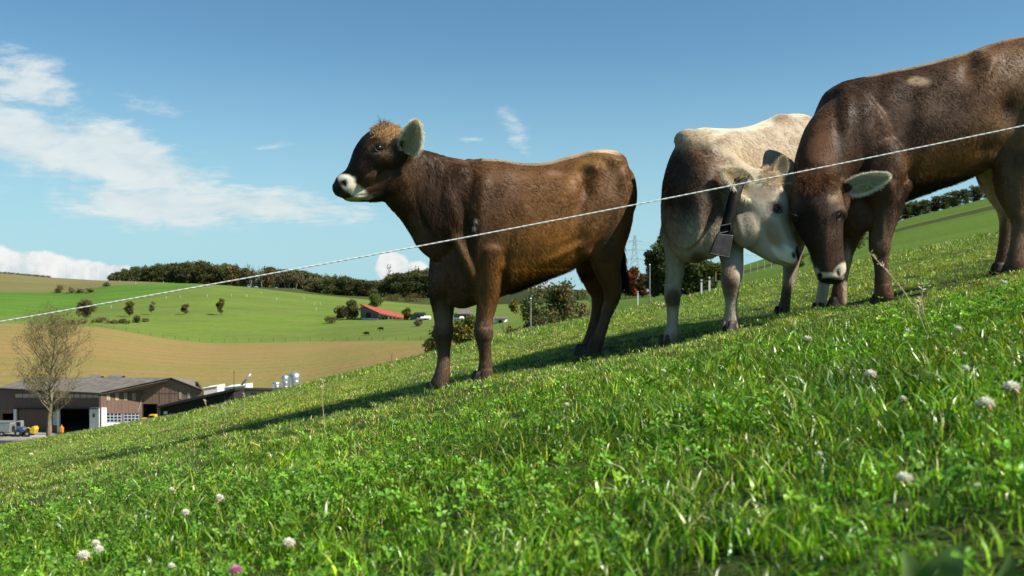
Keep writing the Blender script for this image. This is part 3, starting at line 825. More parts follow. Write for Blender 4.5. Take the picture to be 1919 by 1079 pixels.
def surf(Vv, N, u, v):
    px = pix(Vv); fr = np.einsum('ij,ij->i', N, Vv) < 0
    q = (px[:, 0] - u) ** 2 + (px[:, 1] - v) ** 2 + (~fr) * 1e6
    near = np.where(q < q.min() + 9)[0]; i = near[np.argmin(Vv[near, 1])]
    return Vector(Vv[i]), Vector(N[i])
def eye(root, Vv, N, u, v, rad, ang=0.0, sink=0.55):
    p, n = surf(Vv, N, u, v); loc = root.location
    c = p - n * rad * sink
    mb = MB(); V = []; F = []; a_, b_ = 20, 14
    for i in range(b_ + 1):
        th = math.pi * i / b_
        for j in range(a_): ph = 2 * math.pi * j / a_; V.append(c - loc + Vector((math.sin(th) * math.cos(ph), math.sin(th) * math.sin(ph), math.cos(th))) * rad)
    for i in range(b_):
        for j in range(a_): j2 = (j + 1) % a_; F.append((i * a_ + j, (i + 1) * a_ + j, (i + 1) * a_ + j2, i * a_ + j2))
    mb.add(V, F); e = mb.build('eye', M_eye, root, True)
    ax = Vector((math.cos(R(ang)), 0, -math.sin(R(ang)))); ax = (ax - n * ax.dot(n)).normalized(); ay = n.cross(ax)
    pts = [p - loc + ax * math.cos(a) * rad * 1.02 + ay * math.sin(a) * rad * .70 + n * rad * .16 for a in np.linspace(0, 2 * math.pi, 22)]
    MB().tube(pts, rad * .16, 6, cap=False).build('eyelid', M_lid, root, True)
    # lashes
    Pt = []; D = []
    for k in range(60):
        a = rng.uniform(.15, 2.99); q = p + ax * math.cos(a) * rad * 1.05 - ay * abs(math.sin(a)) * rad * .7 * (1 if ay.z < 0 else -1) + n * rad * .2
        Pt.append(q); D.append((n * .8 + Vector((0, 0, .35)) + ax * math.cos(a) * .4).normalized())
    add_hair('eyelashes', e, loc, np.array(Pt), np.array(D), np.full(60, .011), np.full((60, 3), .02), .0005, -.2)
def ear(root, base, tip, W, face, back_mat, in_cols, rim_col, nh=900, droop=0.2, cup=0.5, tagpos=None, rimlen=0.022, s_w=0.85):
    loc = root.location; base, tip = Vector(base), Vector(tip); ax = tip - base; L = ax.length; ax.normalize()
    face = Vector(face).normalized(); face = (face - ax * face.dot(ax)).normalized(); sd = ax.cross(face)
    n, m = 16, 12; V = []; F = []; Q = {}
    for lay in (0, 1):
        for i in range(n + 1):
            s = i / n; w = W * (max(0.0, math.sin(math.pi * (s * .90 + .10) ** s_w)) ** .62) if s < 1 else W * .12
            for j in range(m + 1):
                tt = j / m * 2 - 1
                p = base + ax * L * s + sd * w * tt * (1 - .12 * cup * (1 - s)) + face * (cup * w * (abs(tt) ** 2.2 - .75) + L * droop * .25 * math.sin(math.pi * s)) - face * (0.007 * (1 - abs(tt) ** 3 * .7) if lay else 0)
                Q[(lay, i, j)] = len(V); V.append(p - loc)
    mi = []
    for lay in (0, 1):
        for i in range(n):
            for j in range(m):
                q = (Q[lay, i, j], Q[lay, i, j + 1], Q[lay, i + 1, j + 1], Q[lay, i + 1, j]); F.append(q if lay == 0 else q[::-1]); mi.append(lay)
    for i in range(n):
        for j in (0, m): F.append((Q[0, i, j], Q[0, i + 1, j], Q[1, i + 1, j], Q[1, i, j])); mi.append(1)
    for j in range(m): F.append((Q[0, n, j], Q[0, n, j + 1], Q[1, n, j + 1], Q[1, n, j])); mi.append(1)
    mb = MB(); mb.add(V, F); mb.mi = mi
    e = mb.build('ear', [M_ear_in, back_mat], root, True)
    Pt, D, Ln, Cc = [], [], [], []
    for k in range(nh):
        rim = k < nh * .62
        s = rng.uniform(.04, 1.0); tt = rng.choice((-1, 1)) * (rng.uniform(.86, 1) if rim else rng.uniform(.1, .95))
        if rim and rng.uniform() < .22: s = rng.uniform(.9, 1); tt = rng.uniform(-1, 1)
        fi, fj = s * (n - .001), (tt + 1) / 2 * (m - .001); i, j = int(fi), int(fj); fi -= i; fj -= j
        p = Vector(V[Q[0, i, j]]).lerp(Vector(V[Q[0, i + 1, j]]), fi).lerp(Vector(V[Q[0, i, j + 1]]).lerp(Vector(V[Q[0, i + 1, j + 1]]), fi), fj) + loc
        if rim: d = sd * tt * .9 + ax * (.5 if s < .8 else 1.2) + face * .35
        else: d = ax * .75 - sd * tt * .5 + face * .35
        d = d.normalized() + Vector(rng.normal(size=3)) * (.38 if rim else .22)
        Pt.append(p); D.append(d.normalized()); Ln.append((rimlen if rim else rimlen * 1.4) * rng.uniform(.5, 1.2))
        c = np.array(rim_col if rim else in_cols) * rng.uniform(.8, 1.2); Cc.append(c)
    # outer coat
    bc = np.array({M_ear_dark: (0.07, 0.045, 0.03), M_ear_pale: (0.50, 0.42, 0.30)}[back_mat])
    for k in range(nh // 2):
        i, j = int(rng.integers(0, n)), int(rng.integers(0, m + 1)); p = Vector(V[Q[1, i, j]]) + loc + sd * rng.normal() * .006 + ax * rng.normal() * .006
        Pt.append(p); D.append((ax * .9 - face * .4 + Vector(rng.normal(size=3)) * .2).normalized()); Ln.append(.012); Cc.append(bc * rng.uniform(.7, 1.4))
    add_hair('ear_hair', e, loc, np.array(Pt), np.array(D), np.array(Ln), np.clip(np.array(Cc), 0, .9), .0007, .25, .12)
    if tagpos:
        ti, tj, w, h = tagpos; c = base + ax * L * ti + sd * W * tj + face * .004
        MB().hexa([tuple(c - loc + sd * a * w + ax * b * h + face * f) for f in (0, .003) for a, b in ((-1, -1), (1, -1), (1, 1), (-1, 1))]).build('ear_mark', M_tag, e)
    return e
def hoof(root, u, v, d, hw, fwd, g):
    """cloven hoof standing at pixel (u, v)"""
    loc = root.location; c = P(u, v, d); fwd = Vector(fwd).normalized(); sd = Vector((-fwd.y, fwd.x, 0)).normalized()
    mb = MB()
    for s in (-1, 1):
        ctr = c + sd * s * hw * .48
        secs = [(-.012, 1.30, 1.0), (.018, 1.12, .92), (.045, .92, .82), (.062, .80, .72)]
        V = []; F = []; n = 12
        for (hh, fl, wd) in secs:
            for k in range(n):
                a = 2 * math.pi * k / n
                V.append(ctr - loc + fwd * (math.cos(a) * hw * fl * (1.15 if math.cos(a) > 0 else .8) + hw * .25 * (1.3 - hh * 12)) + sd * math.sin(a) * hw * .50 * wd + Vector((0, 0, hh)))
        for i in range(3):
            for k in range(n): k2 = (k + 1) % n; F.append((i * n + k, i * n + k2, (i + 1) * n + k2, (i + 1) * n + k))
        F.append(tuple(range(n))[::-1]); F.append(tuple(range(3 * n, 4 * n)))
        mb.add(V, F)
    return mb.build('hoof', M_hoof, root, True)
def tail(root, pts, rs, colr, switch, parent_name='tail'):
    loc = root.location; q = [Vector(c) for c in catmull([list(P(*a)) for a in pts], 4)]
    rr = np.interp(np.linspace(0, 1, len(q)), np.linspace(0, 1, len(rs)), rs)
    mb = MB(); mb.tube([p - loc for p in q], list(rr), 10); tl = mb.build('tail', M_hide, root, True)
    set_col(tl.data, 'coat', np.tile(np.array(colr), (len(tl.data.vertices), 1)))
    Pt, D, Ln, Cc = [], [], [], []
    for k in range(2600):
        s = rng.uniform(0, 1) ** .6; i = s * (len(q) - 1.001); a = int(i); p = q[a].lerp(q[a + 1], i - a)
        th = rng.uniform(0, 6.28); o_ = Vector((math.cos(th), math.sin(th), 0)) * rr[a]
        Pt.append(p + o_); lo = s > switch
        D.append((Vector((math.cos(th) * .22, math.sin(th) * .22, -1)) + Vector(rng.normal(size=3)) * .10).normalized()); Ln.append(rng.uniform(.05, .10) if lo else .010)
        Cc.append(np.array(colr) * rng.uniform(.6, 1.3))
    add_hair('tail_hair', tl, loc, np.array(Pt), np.array(D), np.array(Ln), np.array(Cc), .0011, .1, .06)
def tuft(body, root, Vv, N, spots, n, L, cols, up=0.6, spread=.5, name='poll_hair', dirv=(0, 0, 1)):
    px = pix(Vv); Pt, D, Ln, Cc = [], [], [], []
    for (u, v, r_, k) in spots:
        idx = np.where((px[:, 0] - u) ** 2 + (px[:, 1] - v) ** 2 < r_ * r_)[0]
        front_ = idx[Vv[idx, 1] < Vv[idx, 1].min() + .22]
        for i in rng.choice(front_, int(n * k)):
            Pt.append(Vv[i] + rng.normal(size=3) * .004); d = Vector(N[i]) * .6 + Vector(dirv) * up + Vector(rng.normal(size=3)) * spread
            D.append(d.normalized()); Ln.append(L * rng.uniform(.5, 1.2)); c = cols[int(rng.integers(len(cols)))]; Cc.append(np.array(c) * rng.uniform(.75, 1.25))
    add_hair(name, body, root.location, np.array(Pt), np.array(D), np.array(Ln), np.array(Cc), .0009, .35, .3)

# ================================================================== first cow: brown, standing in profile
def d1(u): return 5.30 + (u - 850) * 0.00108
ca_ = np.array([-0.94, -0.34, 0]); SA = Vector((0.34, -0.94, 0))
base = P(960, 700, 5.45); rootA = empty('cow', (base.x, base.y, float(ground(base.x, base.y))))
tag(rootA, 'brown cow with a white muzzle standing in profile, head raised, on the left', 'cow', 'cows on the slope')
fl = Flesh()
def tt(u, top, bot, hw, off=0.0): return (u, (top + bot) / 2, d1(u) + off, (bot - top) / 2, hw)
fl.loft([tt(828, 430, 548, .10), tt(846, 345, 572, .16), tt(880, 303, 574, .205), tt(925, 299, 560, .225), tt(975, 306, 543, .235), tt(1020, 305, 524, .245),
         tt(1062, 294, 506, .245), tt(1100, 285, 482, .23), tt(1135, 282, 450, .215), tt(1154, 287, 430, .185), tt(1165, 306, 415, .13)], SA, 2.15, -0.04, vert=True, seg=36)
# neck
fl.loft([(905, 400, d1(905), 100, .17), (860, 400, d1(860) - .02, 102, .155), (822, 374, d1(822) - .02, 88, .120), (790, 353, d1(790) - .02, 74, .092), (761, 336, 5.17, 64, .082), (740, 324, 5.14, 54, .072)], SA, 2.0)
# head: cranium and nose, then the jaw
HS = Vector((0.10, -1, 0.03))
fl.loft([(757, 278, 5.14, 36, .075), (737, 280, 5.13, 44, .092), (713, 284, 5.12, 42, .104), (694, 299, 5.11, 36, .098), (679, 317, 5.10, 27.5, .078), (664, 334, 5.10, 21.5, .066), (649, 347, 5.09, 23, .066), (638, 353, 5.09, 20, .060), (632, 355, 5.09, 14, .045)], HS, 2.2, 0.05)
fl.loft([(754, 330, 5.14, 36, .066), (729, 346, 5.13, 31, .064), (706, 357, 5.12, 23, .052), (684, 364, 5.11, 15.5, .042), (665, 369, 5.10, 10, .040), (650, 369, 5.10, 8.5, .036)], HS, 2.0)
fl.ball(704, 262, 5.12, 22, 15, .088, 35)           # forehead boss
fl.ball(722, 246, 5.13, 25, 12, .070, 0)            # poll
fl.ball(752, 268, 5.08, 14, 12, .05, 0)             # ear root
fl.ball(690, 325, 5.07, 26, 16, .040, 52)           # cheek
fl.ball(722, 268, 5.055, 16, 9, .030, 12)           # brow over the eye
# shoulder, brisket, ribs
fl.ball(892, 420, d1(892) - .10, 42, 100, .11, -10)
fl.ball(838, 515, d1(838), 26, 48, .10, -18)
fl.ball(870, 545, d1(870), 40, 32, .13, 10)
fl.ball(925, 500, d1(925) - .10, 30, 40, .085, 0)
# hip and thigh
fl.ball(1118, 318, d1(1118) - .13, 20, 14, .06, 20); fl.ball(1158, 325, d1(1158), 22, 30, .12, 0)
fl.loft([(1150, 350, 5.52, 38, .12), (1145, 405, 5.50, 42, .12), (1136, 455, 5.49, 38, .10), (1138, 500, 5.50, 27, .072), (1147, 532, 5.53, 19.5, .050), (1148, 556, 5.55, 16, .038), (1138, 585, 5.56, 11.5, .030), (1128, 618, 5.57, 10.5, .028), (1117, 645, 5.57, 14, .034), (1112, 662, 5.57, 14, .036)], SA, 2.0)
fl.loft([(1140, 360, 5.80, 34, .11), (1122, 410, 5.82, 36, .11), (1104, 458, 5.83, 31, .09), (1104, 500, 5.84, 23, .065), (1114, 535, 5.85, 17, .045), (1122, 556, 5.86, 14, .034), (1118, 590, 5.85, 10.5, .028), (1110, 620, 5.85, 10, .027), (1104, 645, 5.85, 12.5, .032), (1101, 657, 5.85, 13, .034)], SA, 2.0)
# front legs
fl.loft([(920, 470, 5.22, 34, .085), (918, 520, 5.22, 26, .068), (914, 563, 5.23, 20.5, .052), (908, 600, 5.23, 16.5, .043), (907, 624, 5.22, 18.5, .048), (908, 646, 5.23, 13, .036), (910, 672, 5.24, 11.5, .031), (910, 698, 5.24, 15, .038), (909, 710, 5.24, 15, .040)], SA, 2.0)
fl.loft([(838, 490, 5.44, 32, .10), (830, 540, 5.43, 27.5, .080), (831, 585, 5.42, 19.5, .056), (832, 606, 5.42, 17, .048), (831, 626, 5.41, 19, .050), (832, 648, 5.42, 13.5, .038), (832, 674, 5.42, 12, .032), (829, 702, 5.41, 15, .040), (822, 722, 5.41, 17, .044)], SA, 2.0)
bumpsA = [(1116, 318, 15, 11, 20, .030), (1162, 300, 10, 8, 0, .012), (866, 320, 18, 26, 10, .008), (845, 452, 9, 10, 0, .014), (942, 500, 9, 12, 0, .016), (904, 622, 6, 9, 0, .006), (828, 624, 6, 9, 0, .006), (915, 600, 4, 22, 4, .004), (900, 560, 4, 26, -6, .005), (1156, 548, 6, 9, 0, .008), (1134, 560, 4, 22, 10, -.006), (1100, 470, 12, 12, 0, .012), (1062, 470, 50, 6, -22, .006), (1140, 296, 26, 9, 12, .012), (1150, 340, 22, 30, 0, -.010), (1168, 330, 8, 12, 0, .012), (1090, 380, 16, 50, 25, -.012), (1108, 440, 9, 46, 35, .010), (1150, 305, 16, 10, 30, .010), (1096, 345, 30, 14, 70, -.016), (1075, 320, 60, 10, 0, -.006), (1090, 455, 26, 14, -60, -.012),
          (958, 420, 18, 90, 8, -.006), (900, 385, 12, 70, 4, .003), (876, 440, 9, 60, -12, -.012), (853, 395, 14, 60, -20, .006), (870, 478, 6, 40, -25, .012), (860, 490, 6, 40, -28, -.010),
          (840, 500, 5, 36, -20, .009), (945, 505, 9, 26, 10, -.014), (1000, 450, 70, 40, 10, .008), (1030, 500, 60, 20, -8, .006),
          (990, 400, 6, 60, 14, -.0012), (1015, 400, 8, 60, 14, -.001), (1040, 398, 8, 60, 14, -.001), (1065, 396, 8, 55, 14, -.001),
          (800, 330, 5, 40, 10, -.004), (815, 340, 5, 50, 8, -.004), (828, 350, 5, 60, 8, -.004), (790, 400, 5, 40, -20, -.004),
          (715, 279, 9, 6, 10, -.008), (715, 267, 13, 4, 12, .006), (712, 290, 12, 4, 0, .003), (645, 343, 5, 5, 0, -.009), (650, 335, 8, 4, 20, .003),
          (672, 365, 20, 2.2, -8, -.006), (700, 345, 22, 5, -28, -.006), (695, 330, 24, 4, -30, .004), (735, 330, 8, 24, 15, .006), (690, 300, 16, 6, -52, -.005), (655, 349, 9, 8, 0, .003),
          (907, 612, 12, 3, 0, -.003), (907, 640, 10, 3, 0, -.004), (831, 640, 11, 3, 0, -.003), (910, 690, 12, 2.5, 0, -.003),
          (1148, 545, 8, 16, 0, .005), (1125, 560, 5, 30, 0, -.003)]
def baseA(Vv, px, N):
    u, v = px[:, 0], px[:, 1]
    front_c = np.array((0.066, 0.037, 0.021)); mid_c = np.array((0.135, 0.068, 0.031)); rump_c = np.array((0.130, 0.070, 0.036))
    f = sstep((u - 850) / 190)[:, None]; C = front_c * (1 - f) + mid_c * f
    f = sstep((u - 1085) / 80)[:, None]; C = C * (1 - f) + rump_c * f
    f = (sstep((v - 560) / 50) * .85)[:, None]; C = C * (1 - f) + np.array((0.115, 0.078, 0.056)) * f
    return C
paintsA = [(1000, 310, 110, 20, 0, (0.10, 0.058, 0.032), .7, .8), (1010, 345, 60, 20, 5, (0.13, 0.075, 0.042), .5, .7), (1030, 395, 70, 30, 0, (0.14, 0.075, 0.034), .4, .7),
           (1040, 455, 80, 38, -8, (0.235, 0.120, 0.044), .7, .7), (960, 500, 30, 22, 0, (0.24, 0.12, 0.044), .7, .6), (1000, 505, 60, 14, -12, (0.24, 0.112, 0.036), .8, .6), (900, 555, 14, 40, 0, (0.21, 0.112, 0.05), .6, .6),
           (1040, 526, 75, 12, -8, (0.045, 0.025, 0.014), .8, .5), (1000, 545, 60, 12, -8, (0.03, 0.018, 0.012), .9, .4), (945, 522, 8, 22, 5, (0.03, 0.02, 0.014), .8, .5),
           (1075, 340, 9, 45, 30, (0.24, 0.125, 0.05), .5, .6), (1085, 330, 20, 16, 0, (0.20, 0.115, 0.055), .5, .6), (1115, 420, 50, 50, 0, (0.13, 0.075, 0.04), .5, .6), (1130, 300, 40, 14, 10, (0.24, 0.15, 0.075), .6, .6), (880, 295, 60, 8, 0, (0.20, 0.13, 0.075), .4, .6), (1165, 370, 20, 60, 0, (0.11, 0.062, 0.034), .5, .6),
           (915, 370, 55, 30, 5, (0.085, 0.05, 0.032), .6, .8), (915, 530, 30, 60, 0, (0.165, 0.082, 0.034), .7, .6), (868, 478, 8, 42, -22, (0.24, 0.15, 0.07), .6, .6), (880, 440, 30, 60, 0, (0.085, 0.048, 0.028), .5, .7),
           (838, 520, 30, 60, -16, (0.15, 0.085, 0.055), .6, .6), (905, 590, 22, 26, 0, (0.17, 0.10, 0.055), .6, .6), (790, 440, 14, 40, -25, (0.16, 0.10, 0.06), .5, .6), (800, 330, 40, 50, 0, (0.070, 0.044, 0.029), .6, .7), (776, 340, 18, 34, 10, (0.115, 0.065, 0.04), .6, .7),
           (832, 590, 15, 30, 0, (0.20, 0.145, 0.105), .8, .5), (908, 660, 16, 50, 0, (0.115, 0.072, 0.05), .6, .6), (828, 690, 16, 40, 0, (0.16, 0.112, 0.082), .7, .6), (1130, 610, 18, 45, 0, (0.11, 0.080, 0.060), .6, .6),
           (715, 282, 22, 14, 0, (0.115, 0.088, 0.066), .8, .7), (690, 300, 30, 40, -40, (0.062, 0.045, 0.036), .6, .7), (668, 320, 16, 20, -40, (0.045, 0.034, 0.028), .7, .6), (705, 335, 30, 12, -25, (0.125, 0.072, 0.045), .6, .7),
           (716, 366, 40, 8, -14, (0.028, 0.019, 0.014), .8, .5), (672, 268, 12, 22, 30, (0.022, 0.017, 0.014), .8, .6), (700, 366, 18, 6, -15, (0.13, 0.08, 0.055), .6, .5),
           (728, 240, 28, 18, 10, (0.42, 0.27, 0.13), .95, .5), (735, 252, 10, 18, -10, (0.42, 0.28, 0.14), .8, .5), (722, 238, 10, 6, 0, (0.50, 0.37, 0.21), .8, .6), (745, 285, 9, 30, 0, (0.06, 0.04, 0.03), .7, .6),
           (660, 352, 29, 11, 28, (0.80, 0.76, 0.62), 1.0, .12), (650, 334, 18, 7, 8, (0.80, 0.76, 0.62), 1.0, .14), (672, 362, 16, 7, 12, (0.80, 0.76, 0.62), 1.0, .14), (662, 375, 20, 4.5, -8, (0.42, 0.42, 0.22), .95, .3), (690, 371, 9, 4, -12, (0.45, 0.38, 0.25), .8, .3),
           (627, 355, 13, 21, -8, (0.020, 0.017, 0.015), 1.0, .16), (640, 364, 12, 7, 5, (0.07, 0.065, 0.03), .7, .3), (644, 345, 9, 6, 50, (0.30, 0.24, 0.19), .7, .5), (645, 343.5, 6.8, 5.0, 55, (0.006, 0.005, 0.005), 1.0, .25), (636, 350, 7, 12, 0, (0.035, 0.03, 0.026), .9, .4), (668, 366.5, 22, 1.6, -6, (0.05, 0.03, 0.02), .9, .4),
           (891, 414, 3, 5, 0, (0.7, 0.68, 0.62), .8, .4), (888, 428, 3, 5, 20, (0.7, 0.68, 0.62), .8, .4), (1118, 648, 16, 16, 0, (0.05, 0.042, 0.032), .7, .7), (1140, 470, 12, 22, 10, (0.055, 0.042, 0.028), .6, .5), (1098, 372, 9, 14, 30, (0.07, 0.045, 0.03), .5, .6), (1040, 325, 18, 5, 10, (0.22, 0.14, 0.09), .6, .5), (1048, 480, 30, 10, -10, (0.30, 0.155, 0.05), .5, .7)]
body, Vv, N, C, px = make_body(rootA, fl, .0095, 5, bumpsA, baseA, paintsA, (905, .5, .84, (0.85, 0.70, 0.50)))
def flowA(Pt, q):
    D = np.tile(np.array([0.85, 0.3, -0.55]), (len(Pt), 1)); D[q[:, 1] > 560] = (0.15, 0.1, -1.0)
    hd = q[:, 0] < 760; D[hd] = (0.9, 0.1, 0.5); nk = (q[:, 0] >= 760) & (q[:, 0] < 860); D[nk] = (0.45, 0.2, -.9)
    return D
def lenA(Pt, q):
    L = np.full(len(Pt), 0.012); L[(q[:, 0] > 780) & (q[:, 0] < 900) & (q[:, 1] < 430)] = .018
    L[q[:, 0] < 745] = .011; L[(q[:, 0] < 690) & (q[:, 1] > 325)] = .004; L[q[:, 1] > 590] = .011; L[(q[:, 1] > 500) & (q[:, 0] > 950) & (q[:, 0] < 1090)] = .03
    return L
fur(body, rootA, Vv, N, C, 150000, flowA, lenA)
tuft(body, rootA, Vv, N, [(722, 242, 18, 1.0), (738, 250, 14, 1.0), (708, 248, 12, .6)], 900, .017, [(0.50, .33, .17), (.62, .48, .28), (.34, .19, .09)], .1, .55)
tuft(body, rootA, Vv, N, [(720, 236, 9, 1.0)], 150, .042, [(0.10, .05, .03), (.2, .11, .06)], .9, .5)
eye(rootA, Vv, N, 714, 278, .0225, 8)
MB().tube([P(626, 345, 5.075) - rootA.location, P(626, 352, 5.07) - rootA.location], .0008, 4).build('nose_hair', M_lid, rootA)
ear(rootA, P(764, 290, 5.06), P(781, 229, 5.01), .053, (-.05, -1, .12), M_ear_dark, (.66, .62, .46), (.88, .82, .64), 3400, .15, .42, None, .026, .85)
ear(rootA, P(742, 262, 5.22), P(748, 240, 5.38), .05, (-1, 0, .1), M_ear_dark, (.4, .35, .25), (.6, .52, .38), 300)
for (u, v, d), hw in zip(HOOVES['a'], (.043, .045, .042, .042)): hoof(rootA, u - 2, v, d, hw, (-.94, -.34, 0), 0)
tail(rootA, [(1150, 300, 5.74), (1158, 345, 5.75), (1160, 400, 5.73), (1162, 455, 5.70), (1167, 500, 5.68), (1170, 528, 5.67)], (.030, .022, .018, .016, .017, .012), (.028, .018, .013), .55)

# ================================================================== second: pale heifer with a bell
SB = Vector((0.72, -0.69, 0)); base = P(1330, 640, 5.6); rootB = empty('cow', (base.x, base.y, float(ground(base.x, base.y))))
tag(rootB, 'pale cream cow wearing a collar and bell, head turned against the dark cow', 'cow', 'cows on the slope')
fl = Flesh()
fl.loft([(1284, 405, 5.20, 62, .12), (1290, 375, 5.30, 100, .175), (1308, 362, 5.42, 120, .20), (1340, 357, 5.58, 116, .205), (1380, 352, 5.80, 111, .235), (1420, 343, 6.00, 110, .25), (1460, 330, 6.20, 112, .25),
         (1492, 312, 6.42, 98, .23), (1512, 305, 6.56, 78, .18), (1524, 305, 6.64, 45, .10)], SB, 2.15, -0.03, vert=True, seg=36)
fl.loft([(1315, 350, 5.45, 85, .16), (1345, 352, 5.36, 76, .13), (1375, 358, 5.32, 62, .11), (1402, 362, 5.31, 50, .09)], (0.3, -1, 0), 2.0)
HB = Vector((0.12, -1, 0.0))
fl.loft([(1404, 338, 5.31, 36, .075), (1420, 366, 5.29, 50, .098), (1434, 402, 5.27, 50, .100), (1450, 436, 5.26, 38, .082), (1465, 461, 5.25, 28, .068), (1477, 478, 5.24, 25, .064), (1487, 486, 5.24, 17, .048)], HB, 2.2)
fl.loft([(1394, 400, 5.30, 28, .075), (1408, 440, 5.28, 26, .070), (1430, 462, 5.26, 20, .055), (1452, 480, 5.25, 14, .045), (1468, 488, 5.24, 10, .036)], HB, 2.0)
fl.ball(1442, 334, 5.30, 20, 18, .07, 0); fl.ball(1398, 345, 5.25, 14, 12, .05); fl.ball(1404, 428, 5.22, 31, 38, .055, -20)
fl.ball(1458, 378, 5.215, 12, 10, .03, 0)
fl.ball(1265, 420, 5.42, 24, 80, .10, 6); fl.ball(1330, 430, 5.25, 34, 56, .10, 0); fl.ball(1300, 448, 5.29, 46, 44, .13, 0)
fl.ball(1290, 262, 5.45, 26, 20, .08, 0); fl.ball(1340, 365, 5.36, 46, 92, .15, 8); fl.ball(1312, 390, 5.32, 34, 80, .14, 4)
fl.loft([(1266, 430, 5.42, 26, .09), (1268, 475, 5.42, 20.5, .062), (1265, 510, 5.42, 16.5, .050), (1261, 535, 5.42, 15, .045), (1261, 555, 5.41, 15.5, .047), (1261, 575, 5.42, 11.5, .036), (1261, 600, 5.42, 10.5, .031), (1258, 628, 5.41, 14.5, .038), (1255, 641, 5.41, 15, .040)], SB, 2.0)
fl.loft([(1362, 420, 5.46, 30, .09), (1370, 470, 5.36, 23.5, .068), (1374, 503, 5.28, 19.5, .056), (1370, 525, 5.23, 18.5, .054), (1370, 545, 5.23, 14.5, .044), (1371, 570, 5.23, 10.8, .032), (1370, 600, 5.23, 14, .038), (1371, 616, 5.22, 15.5, .041)], SB, 2.0)
fl.loft([(1500, 350, 6.40, 45, .12), (1492, 420, 6.36, 36, .10), (1484, 470, 6.34, 24, .07), (1482, 500, 6.34, 16.5, .046), (1480, 520, 6.34, 14, .038), (1474, 550, 6.33, 10.5, .03), (1470, 575, 6.32, 12.5, .034), (1468, 586, 6.32, 14, .036)], SB, 2.0)
fl.loft([(1530, 350, 6.20, 45, .12), (1540, 420, 6.16, 36, .10), (1548, 470, 6.14, 22, .07), (1550, 500, 6.14, 16, .046), (1545, 530, 6.13, 11.5, .034), (1540, 560, 6.12, 12, .033), (1538, 580, 6.12, 13.5, .036)], SB, 2.0)
bumpsB = [(1290, 262, 18, 12, 0, .008), (1366, 522, 7, 10, 0, .006), (1258, 548, 6, 9, 0, .005), (1340, 262, 26, 8, -10, .010), (1330, 290, 30, 10, 30, -.008), (1462, 224, 12, 9, 0, .014), (1268, 380, 8, 30, 5, .008), (1340, 330, 16, 60, 30, .002), (1310, 330, 18, 50, 10, -.003), (1460, 225, 14, 10, 0, .010), (1300, 480, 16, 10, 0, .008), (1345, 440, 10, 40, 10, -.003),
          (1300, 440, 12, 40, -10, -.002), (1458, 392, 9, 8, 0, -.008), (1458, 381, 12, 4, 25, .006), (1489, 479, 5, 5, 0, -.009), (1440, 445, 8, 26, -35, -.006), (1385, 420, 6, 36, -12, .006),
          (1465, 489, 16, 2, 22, -.005), (1420, 330, 20, 12, 0, .004), (1400, 310, 5, 14, 20, -.003), (1371, 540, 10, 3, 0, -.003), (1261, 562, 9, 3, 0, -.003)]
def baseB(Vv, px, N):
    u, v = px[:, 0], px[:, 1]; C = np.tile(np.array((0.47, 0.405, 0.315)), (len(u), 1))
    f = (sstep((v - 430) / 60))[:, None] * .8; C = C * (1 - f) + np.array((0.42, 0.37, 0.30)) * f
    return C
